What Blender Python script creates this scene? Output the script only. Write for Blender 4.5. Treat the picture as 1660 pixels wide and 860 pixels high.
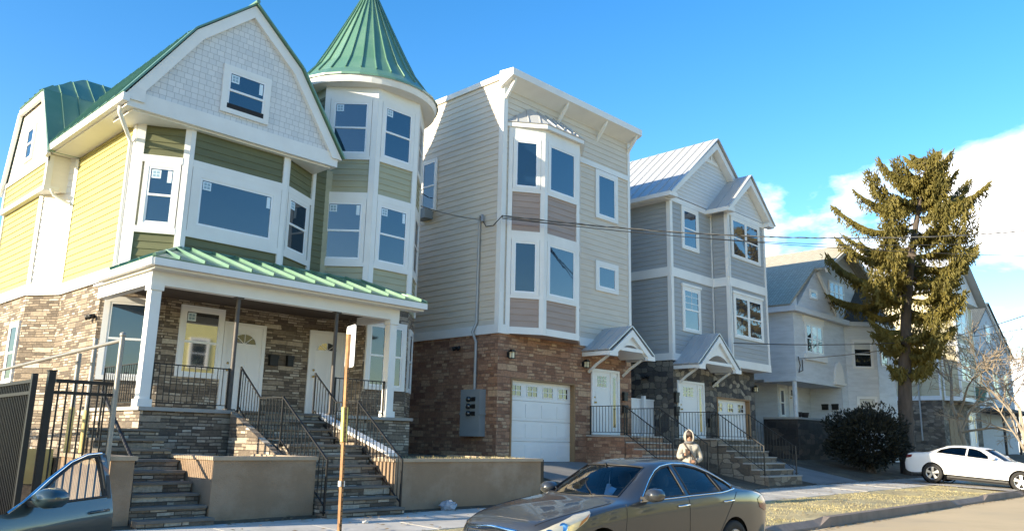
import bpy, bmesh, math, random
from math import sin, cos, pi, radians, sqrt, atan2, hypot
from mathutils import Vector, Matrix
from mathutils.geometry import delaunay_2d_cdt

for o in list(bpy.data.objects):
    bpy.data.objects.remove(o)
scene = bpy.context.scene
COL = scene.collection

# ---------------------------------------------------------------- camera
CAM_AZ, CAM_PITCH, CAM_ROLL = radians(44.136), radians(12.232), radians(1.21)
cam_data = bpy.data.cameras.new('camera')
cam = bpy.data.objects.new('camera', cam_data)
COL.objects.link(cam)
fwd = Vector((cos(CAM_PITCH)*cos(CAM_AZ), cos(CAM_PITCH)*sin(CAM_AZ), sin(CAM_PITCH)))
right0 = Vector((sin(CAM_AZ), -cos(CAM_AZ), 0))
up0 = right0.cross(fwd)
rgt = cos(CAM_ROLL)*right0 + sin(CAM_ROLL)*up0
upv = -sin(CAM_ROLL)*right0 + cos(CAM_ROLL)*up0
mw = Matrix((rgt, upv, -fwd)).transposed().to_4x4()
mw.translation = Vector((0, 0, 1.65))
cam.matrix_world = mw
cam_data.sensor_width = 36.0
cam_data.lens = 36.0*1308.5/1660.0
cam_data.clip_start = 0.05
cam_data.clip_end = 4000
scene.camera = cam

# ---------------------------------------------------------------- sun + sky
SUN_DIR = Vector((-1.0, 0.22, 0.29)).normalized()          # towards the sun
SUN_EL = math.asin(SUN_DIR.z)
sun_data = bpy.data.lights.new('sun', 'SUN')
sun_data.energy = 5.0
sun_data.angle = radians(0.5)
sun_data.color = (1.0, 0.865, 0.64)
sun = bpy.data.objects.new('sun', sun_data)
COL.objects.link(sun)
sun.rotation_euler = (-SUN_DIR).to_track_quat('-Z', 'Y').to_euler()
sun.location = (-20, 5, 30)

world = bpy.data.worlds.new('World')
scene.world = world
world.use_nodes = True
wn, wl = world.node_tree.nodes, world.node_tree.links
wn.clear()
sky = wn.new('ShaderNodeTexSky')
sky.sky_type = 'NISHITA'
sky.sun_disc = False
sky.sun_elevation = SUN_EL
# Blender's sky: rotation 0 puts the sun at +Y, positive turns clockwise seen from above
sky.sun_rotation = atan2(SUN_DIR.x, SUN_DIR.y)
sky.air_density = 1.0
sky.dust_density = 0.4
sky.ozone_density = 1.6
tc = wn.new('ShaderNodeTexCoord')
sep = wn.new('ShaderNodeSeparateXYZ')
wl.new(tc.outputs['Generated'], sep.inputs[0])
# project the direction on a cloud sheet: (x,y)/(z+.12)
addz = wn.new('ShaderNodeMath'); addz.operation = 'ADD'; addz.inputs[1].default_value = 0.22
wl.new(sep.outputs['Z'], addz.inputs[0])
mxz = wn.new('ShaderNodeMath'); mxz.operation = 'MAXIMUM'; mxz.inputs[1].default_value = 0.05
wl.new(addz.outputs[0], mxz.inputs[0])
cmb = wn.new('ShaderNodeCombineXYZ')
for i, ax in enumerate('XY'):
    dv = wn.new('ShaderNodeMath'); dv.operation = 'DIVIDE'
    wl.new(sep.outputs[ax], dv.inputs[0]); wl.new(mxz.outputs[0], dv.inputs[1])
    wl.new(dv.outputs[0], cmb.inputs[i])
noi = wn.new('ShaderNodeTexNoise')
noi.inputs['Scale'].default_value = 1.25
noi.inputs['Detail'].default_value = 9
noi.inputs['Roughness'].default_value = 0.56
noi.inputs['Distortion'].default_value = 0.25
mp = wn.new('ShaderNodeMapping'); mp.inputs['Location'].default_value = (3.1, 0.7, 0)
wl.new(cmb.outputs[0], mp.inputs['Vector']); wl.new(mp.outputs[0], noi.inputs['Vector'])
# more cloud towards the end of the street (+X), clear sky over the near houses
dotn = wn.new('ShaderNodeVectorMath'); dotn.operation = 'DOT_PRODUCT'
dotn.inputs[1].default_value = (0.985, 0.17, 0.0)
wl.new(tc.outputs['Generated'], dotn.inputs[0])
mr = wn.new('ShaderNodeMapRange')
mr.inputs['From Min'].default_value = 0.80; mr.inputs['From Max'].default_value = 0.97
mr.inputs['To Min'].default_value = -0.30; mr.inputs['To Max'].default_value = 0.17
wl.new(dotn.outputs['Value'], mr.inputs['Value'])
ad = wn.new('ShaderNodeMath'); ad.operation = 'ADD'
hi = wn.new('ShaderNodeMapRange'); hi.interpolation_type = 'SMOOTHSTEP'
hi.inputs['From Min'].default_value = 0.28; hi.inputs['From Max'].default_value = 0.50
hi.inputs['To Min'].default_value = 0.0; hi.inputs['To Max'].default_value = -0.42
wl.new(sep.outputs['Z'], hi.inputs['Value'])
ad0 = wn.new('ShaderNodeMath'); ad0.operation = 'ADD'
wl.new(noi.outputs['Fac'], ad0.inputs[0]); wl.new(hi.outputs[0], ad0.inputs[1])
wl.new(ad0.outputs[0], ad.inputs[0]); wl.new(mr.outputs[0], ad.inputs[1])
cr = wn.new('ShaderNodeValToRGB')
cr.color_ramp.elements[0].position = 0.545; cr.color_ramp.elements[0].color = (0, 0, 0, 1)
cr.color_ramp.elements[1].position = 0.68; cr.color_ramp.elements[1].color = (1, 1, 1, 1)
wl.new(ad.outputs[0], cr.inputs[0])
hsv = wn.new('ShaderNodeHueSaturation')
hsv.inputs['Saturation'].default_value = 1.42
hsv.inputs['Value'].default_value = 1.0
hsv.inputs['Hue'].default_value = 0.505
wl.new(sky.outputs[0], hsv.inputs['Color'])
mixc = wn.new('ShaderNodeMix'); mixc.data_type = 'RGBA'
SKY_STRENGTH = 0.15
wl.new(cr.outputs[0], mixc.inputs['Factor'])
wl.new(hsv.outputs[0], mixc.inputs['A'])
mixc.inputs['B'].default_value = (7.5, 7.2, 6.9, 1)
bg = wn.new('ShaderNodeBackground'); bg.inputs['Strength'].default_value = SKY_STRENGTH
wl.new(mixc.outputs['Result'], bg.inputs['Color'])
wo = wn.new('ShaderNodeOutputWorld'); wl.new(bg.outputs[0], wo.inputs['Surface'])

scene.view_settings.view_transform = 'Standard'
scene.view_settings.look = 'None'
scene.view_settings.gamma = 1.0
scene.view_settings.exposure = 1.28
scene.view_settings.use_curve_mapping = False
scene.render.engine = 'CYCLES'
scene.cycles.max_bounces = 8
scene.cycles.transparent_max_bounces = 12

# ================================================================= materials
def new_mat(name):
    m = bpy.data.materials.new(name); m.use_nodes = True
    n, l = m.node_tree.nodes, m.node_tree.links
    n.clear()
    out = n.new('ShaderNodeOutputMaterial'); b = n.new('ShaderNodeBsdfPrincipled')
    l.new(b.outputs[0], out.inputs['Surface'])
    return m, n, l, b
def uvnode(n, l, sx=1, sy=1, obj=False):
    t = n.new('ShaderNodeTexCoord'); mpn = n.new('ShaderNodeMapping')
    mpn.inputs['Scale'].default_value = (sx, sy, 1 if not obj else sx)
    l.new(t.outputs['Object' if obj else 'UV'], mpn.inputs['Vector'])
    return mpn.outputs[0]
def ramp(n, l, fac, stops, interp='LINEAR'):
    r = n.new('ShaderNodeValToRGB'); r.color_ramp.interpolation = interp
    els = r.color_ramp.elements
    while len(els) < len(stops): els.new(0.5)
    for e, (p, c) in zip(els, stops):
        e.position = p; e.color = (c[0], c[1], c[2], 1)
    l.new(fac, r.inputs[0]); return r.outputs[0]
def sc(c, k): return tuple(min(1, v*k) for v in c)
def pmat(name, base, rough=.6, var=.12, scale=2.0, bump=0.0, bscale=30, metallic=0.0, ior=1.45, obj=False, stretch=1.0, coat=0.0, crough=.04, dirt=None, dscale=.8):
    m, n, l, b = new_mat(name)
    uv = uvnode(n, l, 1, stretch, obj)
    no = n.new('ShaderNodeTexNoise'); no.inputs['Scale'].default_value = scale
    no.inputs['Detail'].default_value = 6; no.inputs['Roughness'].default_value = .6
    l.new(uv, no.inputs['Vector'])
    col = ramp(n, l, no.outputs['Fac'], [(.3, sc(base, 1-var)), (.7, sc(base, 1+var))])
    if dirt:
        d2 = n.new('ShaderNodeTexNoise'); d2.inputs['Scale'].default_value = dscale
        d2.inputs['Detail'].default_value = 8; d2.inputs['Roughness'].default_value = .65
        l.new(uv, d2.inputs['Vector'])
        f = ramp(n, l, d2.outputs['Fac'], [(.48, (0, 0, 0)), (.68, (1, 1, 1))])
        mx = n.new('ShaderNodeMix'); mx.data_type = 'RGBA'
        l.new(f, mx.inputs['Factor']); l.new(col, mx.inputs['A']); mx.inputs['B'].default_value = (*dirt, 1)
        col = mx.outputs['Result']
    l.new(col, b.inputs['Base Color'])
    b.inputs['Roughness'].default_value = rough
    b.inputs['Metallic'].default_value = metallic
    b.inputs['IOR'].default_value = ior
    if coat: b.inputs['Coat Weight'].default_value = coat; b.inputs['Coat Roughness'].default_value = crough
    if bump:
        nb = n.new('ShaderNodeTexNoise'); nb.inputs['Scale'].default_value = bscale; nb.inputs['Detail'].default_value = 5
        l.new(uv, nb.inputs['Vector'])
        bp = n.new('ShaderNodeBump'); bp.inputs['Strength'].default_value = bump; bp.inputs['Distance'].default_value = .02
        l.new(nb.outputs['Fac'], bp.inputs['Height']); l.new(bp.outputs[0], b.inputs['Normal'])
    return m
def stone_mat(name, stops, mortar, bw=.34, bh=.085, distort=.03, bump=.9, joint=.008, dist=.035):
    """coursed ledge stone: irregular long stones, each with a colour and relief of its own"""
    m, n, l, b = new_mat(name)
    uv = uvnode(n, l)
    nz = n.new('ShaderNodeTexNoise'); nz.inputs['Scale'].default_value = 3.2; nz.inputs['Detail'].default_value = 3
    l.new(uv, nz.inputs['Vector'])
    vm = n.new('ShaderNodeVectorMath'); vm.operation = 'SCALE'; vm.inputs['Scale'].default_value = distort
    sb = n.new('ShaderNodeVectorMath'); sb.operation = 'SUBTRACT'; sb.inputs[1].default_value = (.5, .5, .5)
    l.new(nz.outputs['Color'], sb.inputs[0]); l.new(sb.outputs[0], vm.inputs[0])
    av = n.new('ShaderNodeVectorMath'); av.operation = 'ADD'
    l.new(uv, av.inputs[0]); l.new(vm.outputs[0], av.inputs[1])
    def brick(w, h, off, sq):
        k = n.new('ShaderNodeTexBrick')
        k.inputs['Scale'].default_value = 1; k.inputs['Brick Width'].default_value = w; k.inputs['Row Height'].default_value = h
        k.inputs['Mortar Size'].default_value = joint; k.inputs['Mortar Smooth'].default_value = .35
        k.inputs['Color1'].default_value = (0, 0, 0, 1); k.inputs['Color2'].default_value = (1, 1, 1, 1)
        k.inputs['Mortar'].default_value = (.5, .5, .5, 1); k.inputs['Bias'].default_value = 0
        k.offset = off; k.offset_frequency = 2; k.squash = sq; k.squash_frequency = 3
        l.new(av.outputs[0], k.inputs['Vector']); return k
    k1 = brick(bw, bh, .37, .7); k2 = brick(bw*1.7, bh*2.0, .43, 1.3)
    # large stones here and there among the thin courses
    big = n.new('ShaderNodeMath'); big.operation = 'GREATER_THAN'; big.inputs[1].default_value = .66
    sp = n.new('ShaderNodeSeparateColor'); l.new(k2.outputs['Color'], sp.inputs[0]); l.new(sp.outputs[0], big.inputs[0])
    mixv = n.new('ShaderNodeMix'); mixv.data_type = 'RGBA'
    l.new(big.outputs[0], mixv.inputs['Factor']); l.new(k1.outputs['Color'], mixv.inputs['A'])
    # recolour the big ones by noise so that they differ among themselves
    wv = n.new('ShaderNodeMath'); wv.operation = 'MULTIPLY_ADD'; wv.inputs[1].default_value = 2.9; wv.inputs[2].default_value = -1.92
    l.new(sp.outputs[0], wv.inputs[0]); l.new(wv.outputs[0], mixv.inputs['B'])
    mixm = n.new('ShaderNodeMix'); mixm.data_type = 'FLOAT'
    l.new(big.outputs[0], mixm.inputs[0]); l.new(k1.outputs['Fac'], mixm.inputs[2]); l.new(k2.outputs['Fac'], mixm.inputs[3])
    col = ramp(n, l, mixv.outputs['Result'], stops)
    gr = n.new('ShaderNodeTexNoise'); gr.inputs['Scale'].default_value = 14; gr.inputs['Detail'].default_value = 8; gr.inputs['Roughness'].default_value = .7
    l.new(uv, gr.inputs['Vector'])
    g2 = ramp(n, l, gr.outputs['Fac'], [(.3, (.62, .62, .62)), (.7, (1.25, 1.22, 1.18))])
    mu = n.new('ShaderNodeMix'); mu.data_type = 'RGBA'; mu.blend_type = 'MULTIPLY'; mu.inputs['Factor'].default_value = 1
    l.new(col, mu.inputs['A']); l.new(g2, mu.inputs['B'])
    mm = n.new('ShaderNodeMix'); mm.data_type = 'RGBA'
    l.new(mixm.outputs[0], mm.inputs['Factor']); l.new(mu.outputs['Result'], mm.inputs['A']); mm.inputs['B'].default_value = (*mortar, 1)
    l.new(mm.outputs['Result'], b.inputs['Base Color'])
    b.inputs['Roughness'].default_value = .85
    inv = n.new('ShaderNodeMath'); inv.operation = 'SUBTRACT'; inv.inputs[0].default_value = 1
    l.new(mixm.outputs[0], inv.inputs[1])
    h1 = n.new('ShaderNodeMath'); h1.operation = 'MULTIPLY_ADD'; h1.inputs[1].default_value = .45
    sp2 = n.new('ShaderNodeSeparateColor'); l.new(mixv.outputs['Result'], sp2.inputs[0])
    l.new(sp2.outputs[0], h1.inputs[0]); l.new(inv.outputs[0], h1.inputs[2])
    h2 = n.new('ShaderNodeMath'); h2.operation = 'MULTIPLY_ADD'; h2.inputs[1].default_value = .5
    l.new(gr.outputs['Fac'], h2.inputs[0]); l.new(h1.outputs[0], h2.inputs[2])
    bp = n.new('ShaderNodeBump'); bp.inputs['Strength'].default_value = bump; bp.inputs['Distance'].default_value = dist
    l.new(h2.outputs[0], bp.inputs['Height']); l.new(bp.outputs[0], b.inputs['Normal'])
    return m
def cell_mat(name, stops, mortar, sx=3.2, sy=6.0, joint=.05, bump=.9):
    """random field stone: irregular polygons with wide joints"""
    m, n, l, b = new_mat(name)
    uv = uvnode(n, l, sx, sy)
    v1 = n.new('ShaderNodeTexVoronoi'); v1.voronoi_dimensions = '2D'; v1.distance = 'CHEBYCHEV'; v1.inputs['Scale'].default_value = 1; v1.inputs['Randomness'].default_value = .75
    v2 = n.new('ShaderNodeTexVoronoi'); v2.voronoi_dimensions = '2D'; v2.distance = 'CHEBYCHEV'; v2.feature = 'F2'; v2.inputs['Scale'].default_value = 1; v2.inputs['Randomness'].default_value = .75
    nz = n.new('ShaderNodeTexNoise'); nz.inputs['Scale'].default_value = 2.0; nz.inputs['Detail'].default_value = 3
    l.new(uv, nz.inputs['Vector'])
    sb = n.new('ShaderNodeVectorMath'); sb.operation = 'SUBTRACT'; sb.inputs[1].default_value = (.5, .5, .5); l.new(nz.outputs['Color'], sb.inputs[0])
    vm = n.new('ShaderNodeVectorMath'); vm.operation = 'SCALE'; vm.inputs['Scale'].default_value = .22; l.new(sb.outputs[0], vm.inputs[0])
    av = n.new('ShaderNodeVectorMath'); av.operation = 'ADD'; l.new(uv, av.inputs[0]); l.new(vm.outputs[0], av.inputs[1])
    l.new(av.outputs[0], v1.inputs['Vector']); l.new(av.outputs[0], v2.inputs['Vector'])
    sp = n.new('ShaderNodeSeparateColor'); l.new(v1.outputs['Color'], sp.inputs[0])
    col = ramp(n, l, sp.outputs[0], stops)
    gr = n.new('ShaderNodeTexNoise'); gr.inputs['Scale'].default_value = 5; gr.inputs['Detail'].default_value = 8; gr.inputs['Roughness'].default_value = .7
    l.new(uv, gr.inputs['Vector'])
    g2 = ramp(n, l, gr.outputs['Fac'], [(.3, (.68, .68, .68)), (.7, (1.2, 1.18, 1.15))])
    mu = n.new('ShaderNodeMix'); mu.data_type = 'RGBA'; mu.blend_type = 'MULTIPLY'; mu.inputs['Factor'].default_value = 1
    l.new(col, mu.inputs['A']); l.new(g2, mu.inputs['B'])
    df = n.new('ShaderNodeMath'); df.operation = 'SUBTRACT'; l.new(v2.outputs['Distance'], df.inputs[0]); l.new(v1.outputs['Distance'], df.inputs[1])
    edge = n.new('ShaderNodeMapRange'); edge.inputs['From Min'].default_value = joint*.5; edge.inputs['From Max'].default_value = joint*1.8
    l.new(df.outputs[0], edge.inputs['Value'])
    mm = n.new('ShaderNodeMix'); mm.data_type = 'RGBA'
    l.new(edge.outputs[0], mm.inputs['Factor']); mm.inputs['A'].default_value = (*mortar, 1); l.new(mu.outputs['Result'], mm.inputs['B'])
    l.new(mm.outputs['Result'], b.inputs['Base Color']); b.inputs['Roughness'].default_value = .85
    h2 = n.new('ShaderNodeMath'); h2.operation = 'MULTIPLY_ADD'; h2.inputs[1].default_value = .4
    l.new(gr.outputs['Fac'], h2.inputs[0]); l.new(edge.outputs[0], h2.inputs[2])
    bp = n.new('ShaderNodeBump'); bp.inputs['Strength'].default_value = bump; bp.inputs['Distance'].default_value = .03
    l.new(h2.outputs[0], bp.inputs['Height']); l.new(bp.outputs[0], b.inputs['Normal'])
    return m
def shingle_mat(name, c1, c2, w, h, joint=.006, bump=.5, rough=.7):
    m, n, l, b = new_mat(name)
    uv = uvnode(n, l)
    k = n.new('ShaderNodeTexBrick'); k.inputs['Scale'].default_value = 1
    k.inputs['Brick Width'].default_value = w; k.inputs['Row Height'].default_value = h; k.inputs['Mortar Size'].default_value = joint
    k.inputs['Mortar Smooth'].default_value = .4; k.offset = .43; k.squash = .8; k.squash_frequency = 2
    k.inputs['Color1'].default_value = (*c1, 1); k.inputs['Color2'].default_value = (*c2, 1); k.inputs['Mortar'].default_value = (*sc(c1, .55), 1)
    l.new(uv, k.inputs['Vector'])
    l.new(k.outputs['Color'], b.inputs['Base Color']); b.inputs['Roughness'].default_value = rough
    inv = n.new('ShaderNodeMath'); inv.operation = 'SUBTRACT'; inv.inputs[0].default_value = 1; l.new(k.outputs['Fac'], inv.inputs[1])
    bp = n.new('ShaderNodeBump'); bp.inputs['Strength'].default_value = bump; bp.inputs['Distance'].default_value = .02
    l.new(inv.outputs[0], bp.inputs['Height']); l.new(bp.outputs[0], b.inputs['Normal'])
    return m
def glass_mat(name, base, ior=2.3, rough=.03, wav=.12):
    """window glass over a dark room: dark body, mirror-like face with the faint waviness of real panes"""
    m, n, l, b = new_mat(name)
    b.inputs['Base Color'].default_value = (*base, 1); b.inputs['Roughness'].default_value = rough; b.inputs['IOR'].default_value = ior
    uv = uvnode(n, l, obj=True)
    no = n.new('ShaderNodeTexNoise'); no.inputs['Scale'].default_value = 1.3; no.inputs['Detail'].default_value = 2
    l.new(uv, no.inputs['Vector'])
    bp = n.new('ShaderNodeBump'); bp.inputs['Strength'].default_value = wav; bp.inputs['Distance'].default_value = .02
    l.new(no.outputs['Fac'], bp.inputs['Height']); l.new(bp.outputs[0], b.inputs['Normal'])
    return m
def clear_glass(name, tint, mixf=.82):
    m = bpy.data.materials.new(name); m.use_nodes = True
    n, l = m.node_tree.nodes, m.node_tree.links; n.clear()
    out = n.new('ShaderNodeOutputMaterial'); tr = n.new('ShaderNodeBsdfTransparent'); tr.inputs[0].default_value = (*tint, 1)
    gl = n.new('ShaderNodeBsdfGlossy'); gl.inputs['Roughness'].default_value = .01
    fr = n.new('ShaderNodeFresnel'); fr.inputs['IOR'].default_value = 1.6
    mx = n.new('ShaderNodeMixShader'); l.new(fr.outputs[0], mx.inputs[0]); l.new(tr.outputs[0], mx.inputs[1]); l.new(gl.outputs[0], mx.inputs[2])
    l.new(mx.outputs[0], out.inputs['Surface']); return m

WHITE = (.74, .74, .72)
M = {}
M['white'] = pmat('white_trim', WHITE, .45, .04, 1.5, dirt=(.68, .67, .65), dscale=.5)
M['vinyl'] = pmat('white_vinyl', (.78, .79, .80), .3, .03)
M['yellow_siding'] = pmat('sage_siding', (.37, .335, .125), .55, .07, 1.2, stretch=4, dirt=(.32, .29, .11))
M['olive_siding'] = pmat('olive_siding', (.125, .130, .064), .6, .12, 1.4, stretch=5, dirt=(.105, .11, .055))
M['sage_siding'] = pmat('turret_sage_siding', (.37, .36, .245), .55, .08, 1.4, stretch=4)
M['white_siding'] = pmat('white_siding', (.74, .71, .66), .55, .05, 1.4, stretch=4)
M['beige_siding'] = pmat('beige_siding', (.60, .54, .455), .55, .06, 1.3, stretch=5, dirt=(.55, .495, .42))
M['mauve_siding'] = pmat('mauve_brown_siding', (.35, .27, .23), .6, .08, 1.3, stretch=5)
M['grey_siding'] = pmat('grey_siding', (.34, .36, .375), .6, .07, 1.3, stretch=5)
M['palegrey_siding'] = pmat('pale_grey_siding', (.60, .615, .63), .6, .05, 1.3, stretch=5)
M['old_siding'] = pmat('old_grey_siding', (.60, .625, .65), .65, .08, 1.3, stretch=5, dirt=(.50, .52, .54))
M['tan_siding'] = pmat('tan_siding', (.52, .46, .31), .6, .07, 1.3, stretch=5)
M['blue_siding'] = pmat('blue_grey_siding', (.38, .42, .48), .6, .07, 1.3, stretch=5)
M['shingle_white'] = shingle_mat('white_shingle', (.58, .60, .62), (.66, .67, .68), .17, .135, .005, .45)
M['ledge'] = stone_mat('ledge_stone', [(.0, (.105, .085, .067)), (.3, (.19, .152, .115)), (.55, (.29, .235, .175)), (.8, (.38, .32, .25)), (1, (.53, .475, .395))], (.085, .066, .05), .27, .062, .035, .85, .009, .035)
M['red_stone'] = stone_mat('red_brown_stone', [(.0, (.21, .105, .066)), (.35, (.31, .165, .102)), (.7, (.40, .225, .14)), (1, (.50, .345, .225))], (.24, .145, .095), .25, .095, .05, 1.0, .010, .045)
M['dark_stone'] = cell_mat('dark_field_stone', [(.0, (.045, .045, .05)), (.4, (.10, .095, .09)), (.75, (.19, .17, .14)), (1, (.33, .30, .25))], (.055, .052, .05), 3.4, 5.2)
M['brown_stone'] = cell_mat('brown_field_stone', [(.0, (.10, .08, .06)), (.5, (.19, .15, .11)), (1, (.30, .25, .19))], (.10, .085, .07), 2.6, 5.5)
M['old_stone'] = cell_mat('old_porch_stone', [(.0, (.02, .018, .018)), (.6, (.05, .042, .038)), (1, (.10, .075, .06))], (.03, .028, .027), 2.2, 4.5)
M['green_metal'] = pmat('green_metal_roof', (.085, .205, .125), .5, .12, .8, metallic=.1, ior=1.7, dirt=(.13, .24, .165), coat=1.0, crough=.40)
M['grey_metal'] = pmat('grey_metal_roof', (.46, .47, .48), .38, .06, .8, metallic=.25, coat=.15)
M['slate'] = shingle_mat('slate_shingles', (.060, .072, .078), (.085, .098, .10), .3, .14, .01, .6, .85)
M['tanroof'] = shingle_mat('light_asphalt_shingles', (.36, .33, .26), (.42, .39, .31), .3, .14, .01, .5, .9)
M['glass'] = glass_mat('window_glass', (.008, .022, .045), 2.05)
M['glass_porch'] = glass_mat('porch_window_glass', (.02, .025, .02), 4.2, wav=.015)
M['glass_dark'] = glass_mat('dark_window_glass', (.015, .02, .025), 1.9)
M['sticker'] = pmat('window_label', (.62, .74, .82), .5, .03)
M['sticker_print'] = pmat('label_print', (.25, .38, .48), .6, .03)
M['black_metal'] = pmat('black_iron', (.009, .009, .010), .5, .2, 8)
M['dark_post'] = pmat('dark_steel_post', (.07, .06, .055), .5, .25, 6)
M['stucco'] = pmat('tan_stucco', (.275, .190, .122), .9, .10, 2.2, bump=.5, bscale=45, dirt=(.36, .275, .20), dscale=.55)
M['stucco_cap'] = pmat('stucco_cap', (.40, .31, .22), .9, .12, 3, bump=.4, bscale=30)
M['yellow_block'] = pmat('yellow_painted_block', (.62, .50, .20), .8, .1, 2, dirt=(.5, .38, .16))
M['concrete'] = pmat('concrete', (.36, .34, .31), .9, .12, 1.6, bump=.35, bscale=40, dirt=(.27, .255, .235), dscale=.7)
M['walk'] = pmat('sidewalk_concrete', (.50, .47, .42), .9, .12, 1.3, bump=.25, bscale=45, dirt=(.36, .33, .285), dscale=.7)
M['tread'] = pmat('bluestone_tread', (.155, .14, .12), .8, .2, 3, bump=.4, bscale=30)
M['kerb'] = pmat('kerb_stone', (.23, .19, .165), .9, .15, 3, bump=.5, bscale=25, dirt=(.16, .13, .11), dscale=1.5)
M['asphalt'] = pmat('worn_asphalt', (.55, .42, .25), .92, .10, .7, bump=.15, bscale=60, dirt=(.44, .345, .22), dscale=.35)
M['drive'] = pmat('driveway_asphalt', (.20, .19, .18), .9, .15, 1.2, bump=.4, bscale=70, dirt=(.25, .235, .215), dscale=.5)
M['soil'] = pmat('bare_soil', (.085, .062, .042), .95, .3, 1.2, bump=.8, bscale=14, dirt=(.15, .115, .07), dscale=.6)
M['drygrass'] = pmat('dry_grass_ground', (.44, .365, .20), .95, .25, 2.5, bump=.5, bscale=24, dirt=(.27, .22, .125), dscale=.9)
M['blade'] = pmat('dry_grass_blades', (.40, .34, .17), .85, .42, 7, obj=True, dirt=(.20, .19, .08), dscale=1.1)
M['wood_brown'] = pmat('brown_timber', (.27, .165, .085), .7, .15, 2, stretch=.3)
M['door_white'] = pmat('white_door', (.72, .72, .72), .4, .03)
M['meter_grey'] = pmat('meter_grey_enamel', (.22, .25, .27), .45, .06)
M['conduit'] = pmat('galvanised_conduit', (.34, .35, .36), .45, .12, metallic=.3)
M['brass'] = pmat('brass', (.55, .38, .12), .3, .1, metallic=.9)
M['galv'] = pmat('galvanised_pipe', (.26, .25, .23), .45, .15, 6, metallic=.35)
M['rustpole'] = pmat('rusty_sign_pole', (.30, .165, .075), .8, .3, 9, dirt=(.20, .10, .05), dscale=6)
M['yellow_tape'] = pmat('yellow_tape', (.80, .66, .18), .6, .1)
M['sign_white'] = pmat('sign_white', (.76, .76, .74), .4, .05, dirt=(.62, .6, .55), dscale=4)
M['sign_red'] = pmat('sign_red', (.42, .05, .05), .45, .1)
M['yellow_paint'] = pmat('yellow_paint', (.70, .52, .04), .5, .1)
M['blind'] = pmat('window_blind', (.50, .50, .48), .5, .06, 2, coat=1.0)
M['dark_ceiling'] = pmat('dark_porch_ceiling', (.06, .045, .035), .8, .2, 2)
M['bark'] = pmat('spruce_bark', (.085, .068, .055), .95, .3, 5, bump=1, bscale=16, stretch=.3)
M['pale_bark'] = pmat('pale_bark', (.34, .29, .23), .9, .25, 5, bump=.6, bscale=18, stretch=.3)
M['twig'] = pmat('bare_twigs', (.36, .29, .21), .9, .2, 5)
M['cable'] = pmat('black_cable', (.05, .048, .046), .55, .2, 3)
M['cable_pale'] = pmat('weathered_cable', (.20, .19, .17), .5, .25, 2)
M['wall_dark'] = pmat('dark_interior', (.02, .02, .022), .9, .1)
M['bag'] = pmat('grey_plastic_bag', (.34, .36, .40), .35, .2, 8)
M['litter'] = pmat('paper_litter', (.6, .58, .52), .8, .1)
M['terracotta'] = pmat('dark_planter', (.035, .03, .03), .6, .2)

# foliage
def leaf_mat(name, c1, c2, scale=1.5, trans=.25):
    m, n, l, b = new_mat(name)
    uv = uvnode(n, l, obj=True)
    no = n.new('ShaderNodeTexNoise'); no.inputs['Scale'].default_value = scale; no.inputs['Detail'].default_value = 4
    l.new(uv, no.inputs['Vector'])
    col = ramp(n, l, no.outputs['Fac'], [(.3, c1), (.7, c2)])
    l.new(col, b.inputs['Base Color']); b.inputs['Roughness'].default_value = .65
    ts = n.new('ShaderNodeBsdfTranslucent'); l.new(col, ts.inputs[0])
    mx = n.new('ShaderNodeMixShader'); mx.inputs[0].default_value = trans
    out = [q for q in n if q.type == 'OUTPUT_MATERIAL'][0]
    l.new(b.outputs[0], mx.inputs[1]); l.new(ts.outputs[0], mx.inputs[2]); l.new(mx.outputs[0], out.inputs['Surface'])
    return m
M['needles'] = leaf_mat('spruce_needles', (.115, .105, .026), (.255, .21, .05), .8)
M['bushleaf'] = leaf_mat('dark_shrub_leaves', (.010, .014, .010), (.024, .026, .016), 2, .15)

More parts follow.
